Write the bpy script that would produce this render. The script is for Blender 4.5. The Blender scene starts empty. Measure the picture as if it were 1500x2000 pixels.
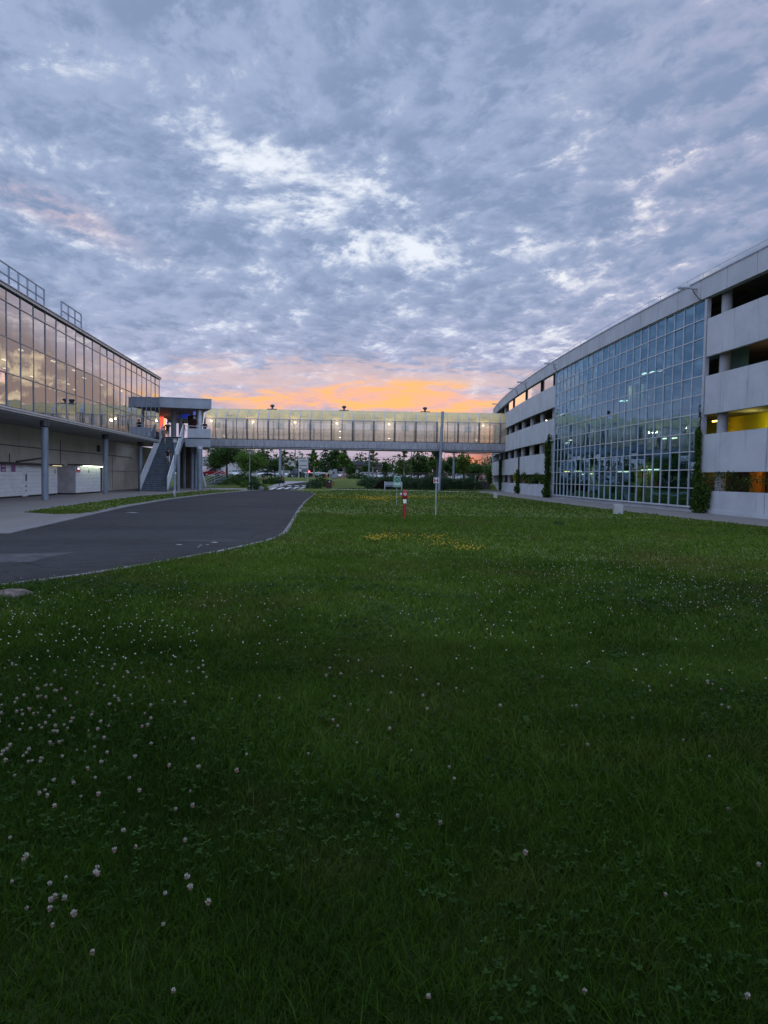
import bpy, bmesh, math, random
import numpy as np
from mathutils import Vector, Matrix, noise as mnoise
random.seed(11); RNG = np.random.default_rng(11)
SC = bpy.context.scene; COL = SC.collection
R = math.radians

# ------------------------------------------------------------------ camera
EYE = 1.6; FPX = 1387.0; PITCH = math.atan(67.8/FPX); ROLL = 0.017
sp, cp = math.sin(PITCH), math.cos(PITCH); sr, cr = math.sin(ROLL), math.cos(ROLL)
FW = Vector((0, cp, -sp)); R0 = Vector((1, 0, 0)); U0 = Vector((0, sp, cp))
RT = R0*cr + U0*sr; UP = U0*cr - R0*sr
cam_d = bpy.data.cameras.new('camera'); cam = bpy.data.objects.new('camera', cam_d); COL.objects.link(cam)
cam.matrix_world = Matrix(((RT.x, UP.x, -FW.x, 0), (RT.y, UP.y, -FW.y, 0), (RT.z, UP.z, -FW.z, EYE), (0, 0, 0, 1)))
cam_d.sensor_fit = 'VERTICAL'; cam_d.sensor_height = 36; cam_d.lens = 36*FPX/2000
cam_d.clip_start = 0.05; cam_d.clip_end = 6000
SC.camera = cam

# surveying helpers: from a sight line of the photograph to real ground positions
def sstep(a, b, t):
    t = min(1, max(0, (t-a)/(b-a))); return t*t*(3-2*t)
def terrain(x, y): return 1.25*sstep(97, 113, y)
def ray(px, py): return FW*FPX + RT*(px-750) + UP*(1000-py)
def ground(px, py):
    d = ray(px, py); t = -EYE/d.z if d.z < -1e-6 else 1e9
    y = d.y*t
    if y < 97 and y > 0: return (d.x*t, y)
    y = 90
    while y < 400:
        if EYE + d.z/d.y*y <= terrain(0, y): break
        y += .2
    return (d.x/d.y*y, y)
def xat(px, y, z=EYE):
    fp = cp*y - sp*(z-EYE)
    return ((px-750)/FPX*fp - sr*(sp*y + cp*(z-EYE)))/cr
def zat(px, py, y):
    d = ray(px, py); return EYE + d.z/d.y*y

# ------------------------------------------------------------------ mesh builder
class MB:
    def __init__(s): s.v = []; s.f = []; s.m = []; s.k = 0
    def mat(s, k): s.k = k; return s
    def add(s, vs, fs):
        b = len(s.v); s.v += [tuple(p) for p in vs]
        for f in fs: s.f.append([b+i for i in f]); s.m.append(s.k)
    def hexa(s, p):  # 8 points: bottom 4 ccw, top 4 ccw
        s.add(p, [(3,2,1,0),(4,5,6,7),(0,1,5,4),(1,2,6,5),(2,3,7,6),(3,0,4,7)])
    def box(s, c, d, rz=0):
        x, y, z = d[0]/2, d[1]/2, d[2]/2; ca, sa = math.cos(rz), math.sin(rz)
        s.hexa([(c[0]+a*ca-b*sa, c[1]+a*sa+b*ca, c[2]+e) for e in (-z, z) for a, b in ((-x,-y),(x,-y),(x,y),(-x,y))])
    def bar(s, p0, p1, w, h=None):  # square bar between two points
        h = h or w; a = Vector(p0); b = Vector(p1); d = (b-a).normalized()
        u = d.cross(Vector((0,0,1)))
        u = Vector((1,0,0)) if u.length < 1e-4 else u.normalized()
        n = u.cross(d).normalized(); u = u*w/2; n = n*h/2
        s.hexa([a-u-n, a+u-n, b+u-n, b-u-n, a-u+n, a+u+n, b+u+n, b-u+n])
    def prism(s, poly, z0, z1):
        n = len(poly)
        s.add([(p[0],p[1],z0) for p in poly]+[(p[0],p[1],z1) for p in poly],
              [tuple(range(n-1,-1,-1)), tuple(range(n,2*n))]+[(i,(i+1)%n,n+(i+1)%n,n+i) for i in range(n)])
    def extr(s, prof, fn, a, b):  # closed profile placed by fn(u, w, t) for t=a,b
        n = len(prof)
        s.add([fn(*p, a) for p in prof]+[fn(*p, b) for p in prof],
              [tuple(range(n-1,-1,-1)), tuple(range(n,2*n))]+[(i,(i+1)%n,n+(i+1)%n,n+i) for i in range(n)])
    def tube(s, pts, rad, n=8, cap=True):
        pts = [Vector(p) for p in pts]
        if not hasattr(rad, '__len__'): rad = [rad]*len(pts)
        b = len(s.v); u = None
        for i, p in enumerate(pts):
            d = (pts[min(i+1, len(pts)-1)]-pts[max(i-1, 0)]).normalized()
            if u is None:
                u = d.cross(Vector((0,0,1)))
                u = Vector((1,0,0)) if u.length < 1e-3 else u.normalized()
            else: u = (u - d*u.dot(d)).normalized()
            w = d.cross(u)
            for j in range(n):
                t = 2*math.pi*j/n; s.v.append(tuple(p + (u*math.cos(t)+w*math.sin(t))*rad[i]))
        for i in range(len(pts)-1):
            for j in range(n):
                s.f.append([b+i*n+j, b+i*n+(j+1)%n, b+(i+1)*n+(j+1)%n, b+(i+1)*n+j]); s.m.append(s.k)
        if cap:
            s.f.append([b+j for j in range(n-1,-1,-1)]); s.m.append(s.k)
            e = b+(len(pts)-1)*n; s.f.append([e+j for j in range(n)]); s.m.append(s.k)
    def lathe(s, prof, c, n=16):
        pts = []; b = len(s.v)
        for r, z in prof:
            for j in range(n):
                t = 2*math.pi*j/n; s.v.append((c[0]+r*math.cos(t), c[1]+r*math.sin(t), c[2]+z))
        for i in range(len(prof)-1):
            for j in range(n):
                s.f.append([b+i*n+j, b+i*n+(j+1)%n, b+(i+1)*n+(j+1)%n, b+(i+1)*n+j]); s.m.append(s.k)
        s.f.append([b+j for j in range(n-1,-1,-1)]); s.m.append(s.k)
        e = b+(len(prof)-1)*n; s.f.append([e+j for j in range(n)]); s.m.append(s.k)
    def build(s, name, mats, parent=None, smooth=False, base=None, bevel=0):
        me = bpy.data.meshes.new(name); me.from_pydata(s.v, [], s.f)
        for m in (mats if isinstance(mats, (list, tuple)) else [mats]): me.materials.append(m)
        me.polygons.foreach_set('material_index', s.m)
        if smooth: me.polygons.foreach_set('use_smooth', [True]*len(s.f))
        me.update()
        o = bpy.data.objects.new(name, me); COL.objects.link(o)
        if base is not None:
            me.transform(Matrix.Translation(-Vector(base)))
            if parent is None: o.location = base
        if parent is not None: o.parent = parent
        if smooth:
            try: me.shade_smooth_by_angle
            except Exception: pass
            md = o.modifiers.new('edges', 'EDGE_SPLIT'); md.split_angle = R(40)
        if bevel:
            md = o.modifiers.new('bevel', 'BEVEL'); md.width = bevel; md.segments = 1; md.limit_method = 'ANGLE'
        return o

def fast_mesh(name, V, F, mats, parent=None, attr=None, midx=None):
    me = bpy.data.meshes.new(name); V = np.asarray(V, np.float32); F = np.asarray(F, np.int32)
    k = F.shape[1]; n = len(F)
    me.vertices.add(len(V)); me.vertices.foreach_set('co', V.ravel())
    me.loops.add(n*k); me.loops.foreach_set('vertex_index', F.ravel())
    me.polygons.add(n); me.polygons.foreach_set('loop_start', np.arange(0, n*k, k, dtype=np.int32))
    for m in (mats if isinstance(mats, (list, tuple)) else [mats]): me.materials.append(m)
    if midx is not None: me.polygons.foreach_set('material_index', np.asarray(midx, np.int32))
    if attr is not None:
        a = me.attributes.new('tint', 'FLOAT', 'POINT'); a.data.foreach_set('value', np.asarray(attr, np.float32))
    me.update(calc_edges=True)
    o = bpy.data.objects.new(name, me); COL.objects.link(o)
    if parent is not None: o.parent = parent
    return o

def tag(o, label=None, cat=None, group=None, kind=None):
    if label: o['label'] = label
    if cat: o['category'] = cat
    if group: o['group'] = group
    if kind: o['kind'] = kind
    return o
def thing(name, label, cat, loc=(0,0,0), rz=0, group=None):
    o = bpy.data.objects.new(name, None); COL.objects.link(o); o.location = loc; o.rotation_euler = (0,0,rz)
    o.empty_display_size = .3
    return tag(o, label, cat, group)
def dup(root, loc, rz=0, label=None, scale=None, group=None):
    def cp_(o, par):
        c = o.copy(); COL.objects.link(c); c.parent = par
        for ch in o.children: cp_(ch, c)
        return c
    c = cp_(root, None); c.location = loc; c.rotation_euler = (0,0,rz)
    if label: c['label'] = label
    if group: c['group'] = group
    if scale: c.scale = scale if hasattr(scale, '__len__') else (scale,)*3
    return c

# ------------------------------------------------------------------ node helpers
class S:
    """a value socket with arithmetic"""
    def __init__(s, nt, sock): s.nt = nt; s.s = sock
    def _op(s, op, *a, clamp=False):
        n = s.nt.nodes.new('ShaderNodeMath'); n.operation = op; n.use_clamp = clamp
        for i, x in enumerate((s,)+a):
            if isinstance(x, S): s.nt.links.new(x.s, n.inputs[i])
            else: n.inputs[i].default_value = x
        return S(s.nt, n.outputs[0])
    def __add__(s, o): return s._op('ADD', o)
    __radd__ = __add__
    def __mul__(s, o): return s._op('MULTIPLY', o)
    __rmul__ = __mul__
    def __sub__(s, o): return s._op('SUBTRACT', o)
    def __rsub__(s, o): return (s*-1.0)+o
    def __truediv__(s, o): return s._op('DIVIDE', o)
    def __pow__(s, o): return s._op('POWER', o)
    def max(s, o): return s._op('MAXIMUM', o)
    def min(s, o): return s._op('MINIMUM', o)
    def exp(s): return s._op('EXPONENT')
    def ramp(s, a, b):
        n = s.nt.nodes.new('ShaderNodeMapRange'); n.interpolation_type = 'SMOOTHSTEP'
        s.nt.links.new(s.s, n.inputs[0]); n.inputs[1].default_value = a; n.inputs[2].default_value = b
        return S(s.nt, n.outputs[0])
def comb(nt, x, y, z):
    n = nt.nodes.new('ShaderNodeCombineXYZ')
    for i, a in enumerate((x, y, z)):
        if isinstance(a, S): nt.links.new(a.s, n.inputs[i])
        else: n.inputs[i].default_value = a
    return n.outputs[0]
def nz(nt, vec, scale, detail=4, rough=.55, dist=0, lac=2.0):
    n = nt.nodes.new('ShaderNodeTexNoise'); n.inputs['Scale'].default_value = scale; n.inputs['Detail'].default_value = detail
    n.inputs['Roughness'].default_value = rough; n.inputs['Distortion'].default_value = dist; n.inputs['Lacunarity'].default_value = lac
    if vec is not None: nt.links.new(vec, n.inputs['Vector'])
    return S(nt, n.outputs[0])
def cmix(nt, fac, a, b):
    n = nt.nodes.new('ShaderNodeMix'); n.data_type = 'RGBA'
    if isinstance(fac, S): nt.links.new(fac.s, n.inputs[0])
    else: n.inputs[0].default_value = fac
    for i, c in ((6, a), (7, b)):
        if isinstance(c, (tuple, list)): n.inputs[i].default_value = (*c[:3], 1)
        else: nt.links.new(c, n.inputs[i])
    return n.outputs[2]

def new_mat(name):
    m = bpy.data.materials.new(name); m.use_nodes = True; nt = m.node_tree
    return m, nt, nt.nodes['Principled BSDF'], nt.nodes['Material Output']
def coords(nt, kind='Object', scale=(1,1,1)):
    t = nt.nodes.new('ShaderNodeTexCoord'); mp = nt.nodes.new('ShaderNodeMapping'); mp.inputs['Scale'].default_value = scale
    nt.links.new(t.outputs[kind], mp.inputs[0]); return mp.outputs[0]
def pos(nt, scale=(1,1,1)):
    t = nt.nodes.new('ShaderNodeNewGeometry'); mp = nt.nodes.new('ShaderNodeMapping'); mp.inputs['Scale'].default_value = scale
    nt.links.new(t.outputs['Position'], mp.inputs[0]); return mp.outputs[0]
MATS = {}
def simple(name, col, rough=.6, metal=0, var=.12, scale=2.0, stretch=(1,1,1), bump=0, spec=.4, bscale=None, emit=None, es=1):
    if name in MATS: return MATS[name]
    m, nt, b, out = new_mat(name); MATS[name] = m
    v = pos(nt, stretch)
    n = nz(nt, v, scale, 6, .6)
    dark = tuple(c*(1-var*1.6) for c in col); light = tuple(min(1, c*(1+var)) for c in col)
    nt.links.new(cmix(nt, n.ramp(.3, .7), dark, light), b.inputs['Base Color'])
    b.inputs['Roughness'].default_value = rough; b.inputs['Metallic'].default_value = metal
    b.inputs['Specular IOR Level'].default_value = spec
    if bump:
        bp = nt.nodes.new('ShaderNodeBump'); bp.inputs['Strength'].default_value = bump; bp.inputs['Distance'].default_value = .02
        nt.links.new(nz(nt, v, bscale or scale*6, 4).s, bp.inputs['Height']); nt.links.new(bp.outputs[0], b.inputs['Normal'])
    if emit:
        b.inputs['Emission Color'].default_value = (*emit, 1); b.inputs['Emission Strength'].default_value = es
    return m
def lampmat(name, col, s):
    if name in MATS: return MATS[name]
    m, nt, b, out = new_mat(name); MATS[name] = m
    b.inputs['Base Color'].default_value = (.8,.8,.8,1); b.inputs['Emission Color'].default_value = (*col,1); b.inputs['Emission Strength'].default_value = s
    return m
# ------------------------------------------------------------------ sky (world) and sun
SUN_AZ, SUN_EL = R(8.0), R(1.5)
def make_world():
    w = bpy.data.worlds.new('World'); SC.world = w; w.use_nodes = True
    nt = w.node_tree; nt.nodes.clear(); L = nt.links
    out = nt.nodes.new('ShaderNodeOutputWorld')
    tc = nt.nodes.new('ShaderNodeTexCoord'); sx = nt.nodes.new('ShaderNodeSeparateXYZ')
    L.new(tc.outputs['Generated'], sx.inputs[0])
    x, y, z = (S(nt, sx.outputs[i]) for i in range(3))
    zc = z.max(0.0) + 0.19
    px, py = x/zc, y/zc
    # cloud deck coordinates with a turbulent warp
    P0 = comb(nt, px, py, 0.0)
    wn = nt.nodes.new('ShaderNodeTexNoise'); wn.inputs['Scale'].default_value = 1.6; wn.inputs['Detail'].default_value = 3
    L.new(P0, wn.inputs['Vector'])
    ws = nt.nodes.new('ShaderNodeSeparateColor'); L.new(wn.outputs['Color'], ws.inputs[0])
    wx, wy = S(nt, ws.outputs[0])-.5, S(nt, ws.outputs[1])-.5
    qx, qy = px + wx*0.22, py + wy*0.22
    ca, sa = math.cos(R(32)), math.sin(R(32))   # rolls of cloud lie across the deck
    rx, ry = qx*ca + qy*sa, qy*ca - qx*sa
    big = nz(nt, comb(nt, rx*.8, ry*1.5, 3.0), 1.8, 5, .58)
    mid = nz(nt, comb(nt, rx*.95, ry*.85, 7.0), 6.0, 5, .60)
    fine = nz(nt, comb(nt, rx*1.0, ry*.8, 11.0), 23.0, 5, .64)
    vo = nt.nodes.new('ShaderNodeTexVoronoi'); vo.feature = 'SMOOTH_F1'; vo.inputs['Scale'].default_value = 10.5; vo.inputs['Smoothness'].default_value = .35
    L.new(comb(nt, rx + (fine-.5)*.12, ry*.85 + (mid-.5)*.16, 2.0), vo.inputs['Vector']); cell = S(nt, vo.outputs['Distance'])   # cloudlets with gaps between
    # gnomonic direction coordinates round the sunset
    yy = y.max(0.02); u, v = x/yy, z/yy
    front = y.ramp(.0, .25)
    def blob(u0, v0, su, sv, ang=0):
        c, s_ = math.cos(ang), math.sin(ang)
        a = ((u-u0)*c + (v-v0)*s_)*(1/su); b = ((v-v0)*c - (u-u0)*s_)*(1/sv)
        return (((a*a)+(b*b))*-1.0).exp()*front
    def add(*bs):
        t = bs[0]
        for b in bs[1:]: t = t + b
        return t
    # thin places in the deck, where the brighter upper sky shows
    thin = add(blob(-.07, .37, .19, .07, R(-27))*.95, blob(.05, .325, .07, .035)*.8, blob(-.2, .43, .13, .05, R(-30))*.5,
               blob(.20, .44, .05, .05, R(-50))*.6, blob(.25, .37, .06, .07)*.2,
               blob(.345, .385, .05, .05)*1.05, blob(.31, .31, .12, .04, R(-10))*.6, blob(.40, .49, .05, .06, R(45))*.5,
               blob(-.44, .345, .15, .03, R(-18))*.9, blob(-.31, .50, .05, .12, R(48))*.3,
               blob(.24, .195, .09, .02, R(8))*.9, blob(-.03, .24, .4, .06)*.25, blob(.47, .62, .08, .07, R(40))*.4,
               blob(.0, .16, .5, .05)*.3)
    d_ = (mid-.5)*.85 + (fine-.5)*1.0 + (big-.5)*.62 + (cell-.40)*.45
    g = d_*.45 + thin*.07 + .5
    tone = g.ramp(.40, .62)
    lace = (d_*1.12 - .10 + thin*.27 - v.ramp(.40,.62)*.11 - blob(-.34,.235,.17,.055)*.15).ramp(.07, .58)
    # colours
    low = z.ramp(.30, .06)          # towards the horizon the deck turns lavender
    right = (u - .05).ramp(0.0, .55)*front
    c_dark = cmix(nt, low, (.235,.315,.49), (.30,.35,.53))
    c_mid = cmix(nt, low, (.355,.44,.64), (.46,.485,.68))
    c_lav = cmix(nt, right*.5, c_mid, (.42,.41,.56))
    col = cmix(nt, tone, c_dark, c_lav)
    col = cmix(nt, lace, col, cmix(nt, right, (.84,.89,.98), (.98,.90,.90)))
    # pinkish streak far left
    pk = blob(-.47, .365, .12, .02, R(-22))*g.ramp(.42,.62)
    col = cmix(nt, pk*.55, col, (.68,.48,.52))
    # horizon air: pale lavender pink
    hz = nz(nt, comb(nt, u*2.2, v*16.0, 0.0), 2.0, 5, .6, .3)
    haze = z.ramp(.155, .03)*front
    col = cmix(nt, haze*(hz.ramp(.3,.62)*.35+.62), col, cmix(nt, z.ramp(.02,.10), (.52,.44,.56), (.62,.50,.60)))
    # sunset glow in bands
    st = nz(nt, comb(nt, u*6.0, v*26.0, 5.0), 2.4, 8, .66, .5)
    band = add(blob(-.02, .112, .13, .024, R(-2)), blob(-.17, .100, .10, .017)*.85, blob(.09, .105, .10, .026, R(-6))*.9)
    bandm = (band*1.15 + (st-.5)*4.2*band.ramp(.02,.5)).ramp(.12, 1.55)
    peach = add(blob(-.10, .135, .32, .035), blob(.1, .12, .2, .03)*.5)
    peachm = (peach*1.1 + (st-.5)*4.0*peach.ramp(.05,.6)).ramp(.25, 1.1)
    col = cmix(nt, peachm*.55, col, (.84,.60,.56))
    col = cmix(nt, bandm, col, cmix(nt, st.ramp(.44,.60), (1.0,.50,.36), (1.08,.55,.20)))
    redm = add(blob(.137, .028, .030, .007), blob(.13, .020, .06, .006)*.5)
    col = cmix(nt, (redm*1.3).min(1.0), col, (1.1,.32,.10))
    pinkm = blob(.125, .042, .05, .014)*.6
    col = cmix(nt, pinkm, col, (.85,.36,.36))
    # low sky to the right, behind the car park: warm cream breaks over slate-violet cloud
    side = ((u-.155)*.68 + .095 - v).ramp(-.012, .03)*(u-.10).ramp(0.0,.06)*(1.0-(u-1.2).ramp(0.0,.6))*front
    hs = nz(nt, comb(nt, u*5.5, v*10.0, 15.0), 1.9, 7, .62, .9)
    cream = (add(blob(.31,.125,.11,.040), blob(.22,.185,.09,.03)*.5, blob(.6,.2,.25,.08)*.7)*.42 + (hs-.5)*5.5 - .20 - blob(.235,.15,.055,.035,R(25))*.9).ramp(.08,.75)
    fire = (blob(.150,.058,.032,.030)*1.2 + (hs-.5)*3.0).ramp(.35,.95)
    scol = cmix(nt, cream, cmix(nt, v.ramp(.05,.22), (.15,.13,.17), (.15,.19,.29)), (1.05,.86,.58))
    scol = cmix(nt, fire, scol, (1.05,.47,.24))
    col = cmix(nt, side, col, scol)
    # extra brightness added to the sky overhead and behind, to light the facades
    back = (z.ramp(.56,.80)).max((y*-1.0).ramp(-.1,.35))
    bright = nt.nodes.new('ShaderNodeMix'); bright.data_type = 'RGBA'; bright.blend_type = 'MULTIPLY'
    L.new((back*1.0).s, bright.inputs[0]); L.new(col, bright.inputs[6]); bright.inputs[7].default_value = (2.9, 2.85, 2.8, 1)
    bg = nt.nodes.new('ShaderNodeBackground'); L.new(bright.outputs[2], bg.inputs[0]); bg.inputs[1].default_value = 1.05
    sky = nt.nodes.new('ShaderNodeTexSky'); sky.sky_type = 'NISHITA'; sky.sun_disc = False
    sky.sun_elevation = SUN_EL; sky.sun_rotation = SUN_AZ; sky.altitude = 100
    bg2 = nt.nodes.new('ShaderNodeBackground'); L.new(sky.outputs[0], bg2.inputs[0]); bg2.inputs[1].default_value = .05
    ad = nt.nodes.new('ShaderNodeMixShader'); ad.inputs[0].default_value = .04   # the deck covers nearly all of the clear sky
    L.new(bg.outputs[0], ad.inputs[1]); L.new(bg2.outputs[0], ad.inputs[2])
    L.new(ad.outputs[0], out.inputs[0])
make_world()
sl = bpy.data.lights.new('sun', 'SUN'); sl.energy = .16; sl.angle = R(40); sl.color = (1.0, .62, .38)
so = bpy.data.objects.new('sun', sl); COL.objects.link(so); so.location = (20, 150, 40)
sd = Vector((math.sin(SUN_AZ)*math.cos(SUN_EL), math.cos(SUN_AZ)*math.cos(SUN_EL), math.sin(SUN_EL)))
so.rotation_euler = sd.to_track_quat('Z', 'Y').to_euler()
SC.view_settings.view_transform = 'Standard'; SC.view_settings.look = 'None'; SC.view_settings.exposure = 0; SC.view_settings.gamma = 1
SC.cycles.use_denoising = True; SC.cycles.max_bounces = 8; SC.cycles.transparent_max_bounces = 24
SC.cycles.caustics_reflective = False; SC.cycles.caustics_refractive = False; SC.cycles.sample_clamp_indirect = 4
# ------------------------------------------------------------------ materials
def make_concrete(name, col, streak=.25, rough=.8):
    m, nt, b, out = new_mat(name); L = nt.links
    p = pos(nt)
    big = nz(nt, pos(nt, (1,1,1)), .6, 5, .6); fine = nz(nt, p, 9, 6, .65)
    run = nz(nt, pos(nt, (2.2,2.2,.16)), 1.6, 5, .6)
    c = cmix(nt, big.ramp(.3,.72), tuple(x*.80 for x in col), col)
    c = cmix(nt, fine.ramp(.35,.75)*.3, c, tuple(min(1,x*1.12) for x in col))
    c = cmix(nt, run.ramp(.56,.78)*streak, c, tuple(x*.42 for x in col))
    L.new(c, b.inputs['Base Color']); b.inputs['Roughness'].default_value = rough
    bp = nt.nodes.new('ShaderNodeBump'); bp.inputs['Strength'].default_value = .25; bp.inputs['Distance'].default_value = .01
    L.new(fine.s, bp.inputs['Height']); L.new(bp.outputs[0], b.inputs['Normal'])
    return m
M_conc = make_concrete('painted_concrete', (.47,.485,.51), .6)
M_concP = make_concrete('parapet_concrete', (.44,.455,.48), .35)
M_block = make_concrete('block_concrete', (.42,.42,.41), .4)
M_beige = make_concrete('beige_concrete', (.68,.61,.51), .3)
M_grey = make_concrete('grey_concrete', (.36,.37,.39), .2)
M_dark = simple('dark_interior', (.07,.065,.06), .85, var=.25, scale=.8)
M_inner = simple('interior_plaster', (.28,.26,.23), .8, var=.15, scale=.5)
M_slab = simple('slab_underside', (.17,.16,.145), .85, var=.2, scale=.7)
M_yellow = simple('yellow_paint', (.52,.47,.015), .6, var=.12, scale=.6)
M_orange = simple('orange_paint', (.50,.22,.04), .6, var=.15, scale=.6)
M_cream = simple('cream_paint', (.62,.57,.40), .6, var=.1)
M_teal = simple('teal_paint', (.05,.18,.22), .6, var=.15)
M_alu = simple('grey_aluminium', (.40,.42,.45), .42, .35, var=.08, scale=3)
M_mull = simple('pale_mullion', (.52,.54,.57), .4, .3, var=.08, scale=3)
M_lmull = simple('window_mullion', (.24,.25,.27), .4, .3, var=.1, scale=3)
M_dmull = simple('dark_mullion', (.07,.075,.085), .45, .3, var=.1, scale=3)
M_steel = simple('blue_grey_steel', (.22,.26,.31), .5, .2, var=.12, scale=2, stretch=(3,3,.6))
M_stepm = simple('blue_grey_steps', (.10,.125,.15), .7, var=.2, scale=3)
M_black = simple('black_metal', (.025,.026,.03), .5, var=.2)
M_white = simple('white_enamel', (.82,.83,.84), .35, var=.05, scale=3)
M_seam = simple('locker_seam', (.05,.05,.055), .6)
M_red = simple('hydrant_red', (.30,.015,.02), .38, var=.15, scale=12)
M_whitep = simple('white_paint', (.75,.75,.73), .5, var=.08, scale=8)
M_bridgeroof = None
def translucent(name, col, t, rough=.4, warm=None):
    m, nt, b, out = new_mat(name); L = nt.links
    n = nz(nt, pos(nt, (1,1,.4)), 1.3, 5, .6)
    c = cmix(nt, n.ramp(.3,.75), tuple(x*.82 for x in col), col); L.new(c, b.inputs['Base Color']); b.inputs['Roughness'].default_value = rough
    tr = nt.nodes.new('ShaderNodeBsdfTranslucent'); L.new(c, tr.inputs[0])
    mx = nt.nodes.new('ShaderNodeMixShader'); mx.inputs[0].default_value = t
    L.new(b.outputs[0], mx.inputs[1]); L.new(tr.outputs[0], mx.inputs[2]); L.new(mx.outputs[0], out.inputs[0]); return m
M_vault = translucent('yellowed_polycarbonate', (.90,.72,.35), .4)
def glass(name, tint, refl, rtint=(1,1,1), wave=.15, wscale=.7, rough=.0, haze=0, hazecol=(.8,.8,.8), fres=1.5):
    """pane: coated reflection over a tinted see-through body"""
    m, nt, b, out = new_mat(name); L = nt.links; nt.nodes.remove(b)
    bp = nt.nodes.new('ShaderNodeBump'); bp.inputs['Strength'].default_value = wave; bp.inputs['Distance'].default_value = .05
    L.new(nz(nt, pos(nt, (1,1,.55)), wscale, 2, .4).s, bp.inputs['Height'])
    tr = nt.nodes.new('ShaderNodeBsdfTransparent'); tr.inputs[0].default_value = (*tint, 1)
    gl = nt.nodes.new('ShaderNodeBsdfGlossy'); gl.inputs['Color'].default_value = (*rtint, 1); gl.inputs['Roughness'].default_value = rough
    L.new(bp.outputs[0], gl.inputs['Normal'])
    fr = nt.nodes.new('ShaderNodeFresnel'); fr.inputs[0].default_value = fres; L.new(bp.outputs[0], fr.inputs['Normal'])
    fac = (S(nt, fr.outputs[0]) + refl).min(1.0)
    body = tr.outputs[0]
    if haze:
        df = nt.nodes.new('ShaderNodeBsdfTranslucent'); df.inputs[0].default_value = (*hazecol,1)
        dd = nt.nodes.new('ShaderNodeBsdfDiffuse'); dd.inputs[0].default_value = (*hazecol,1)
        a = nt.nodes.new('ShaderNodeMixShader'); a.inputs[0].default_value = .5; L.new(df.outputs[0], a.inputs[1]); L.new(dd.outputs[0], a.inputs[2])
        h = nt.nodes.new('ShaderNodeMixShader'); h.inputs[0].default_value = haze; L.new(body, h.inputs[1]); L.new(a.outputs[0], h.inputs[2]); body = h.outputs[0]
    mx = nt.nodes.new('ShaderNodeMixShader'); L.new(fac.s, mx.inputs[0]); L.new(body, mx.inputs[1]); L.new(gl.outputs[0], mx.inputs[2])
    L.new(mx.outputs[0], out.inputs[0]); return m
M_gleft = glass('bronze_mirror_glass', (.20,.185,.16), .33, (.82,.86,.92), .16, .5)
M_gright = glass('blue_green_glass', (.22,.40,.46), .25, (.43,.73,.95), .18, .6)
M_gpink = glass('plain_window_glass', (.3,.3,.3), .45, (1,.95,.9), .05, .4)
M_gbridge = glass('weathered_bridge_glazing', (.97,.93,.88), .02, (1,1,1), .2, 1.0, haze=.48, hazecol=(.96,.84,.68))
M_gcar = glass('car_glass', (.08,.09,.1), .15, (1,1,1), 0, 1)
M_frost = simple('lamp_globe', (.8,.8,.8), .3, var=.02)
M_bark = simple('tree_bark', (.055,.045,.038), .9, var=.3, scale=6)
M_palebark = simple('pale_bark', (.26,.24,.22), .9, var=.3, scale=6)
M_rock = simple('field_stone', (.13,.10,.085), .85, var=.35, scale=9, bump=.6)
M_kerb = make_concrete('kerb_stone', (.17,.16,.155), .3)

def leafmat(name, a, bcol, scale=.8, trans=.35):
    if name in MATS: return MATS[name]
    m, nt, b, out = new_mat(name); MATS[name] = m; L = nt.links
    at = nt.nodes.new('ShaderNodeAttribute'); at.attribute_name = 'tint'
    n = nz(nt, pos(nt), scale, 3, .6)
    f = (S(nt, at.outputs['Fac'])*.6 + n*.7 - .15)
    c = cmix(nt, f.ramp(.1,.9), a, bcol)
    L.new(c, b.inputs['Base Color']); b.inputs['Roughness'].default_value = .65; b.inputs['Specular IOR Level'].default_value = .10
    tr = nt.nodes.new('ShaderNodeBsdfTranslucent'); L.new(c, tr.inputs[0])
    mx = nt.nodes.new('ShaderNodeMixShader'); mx.inputs[0].default_value = trans
    L.new(b.outputs[0], mx.inputs[1]); L.new(tr.outputs[0], mx.inputs[2]); L.new(mx.outputs[0], out.inputs[0]); return m

def make_lawn(name):
    m, nt, b, out = new_mat(name); L = nt.links
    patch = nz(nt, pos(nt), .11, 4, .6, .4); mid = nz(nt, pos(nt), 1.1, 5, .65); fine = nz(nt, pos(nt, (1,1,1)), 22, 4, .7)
    sy = nt.nodes.new('ShaderNodeSeparateXYZ'); L.new(pos(nt), sy.inputs[0]); far_bright = (S(nt, sy.outputs[1]) + (patch-.5)*40.0).ramp(0, 17)   # near shade painted into the colour; turf beyond is also drier, yellower
    c = cmix(nt, (patch*.6+mid*.5).ramp(.40,.72), cmix(nt, far_bright, (.014,.026,.005), (.075,.110,.022)), cmix(nt, far_bright, (.026,.042,.008), (.130,.158,.034)))
    c = cmix(nt, fine.ramp(.35,.7)*.5, c, (.034,.058,.012))
    dry = nz(nt, pos(nt), .23, 5, .65, .5)
    c = cmix(nt, dry.ramp(.52,.70)*.65, c, (.135,.125,.04))
    L.new(c, b.inputs['Base Color']); b.inputs['Roughness'].default_value = .85; b.inputs['Specular IOR Level'].default_value = .1
    bp = nt.nodes.new('ShaderNodeBump'); bp.inputs['Strength'].default_value = .8; bp.inputs['Distance'].default_value = .05
    L.new((mid*.5+fine).s, bp.inputs['Height']); L.new(bp.outputs[0], b.inputs['Normal']); return m
M_lawn = make_lawn('lawn_turf')
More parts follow.
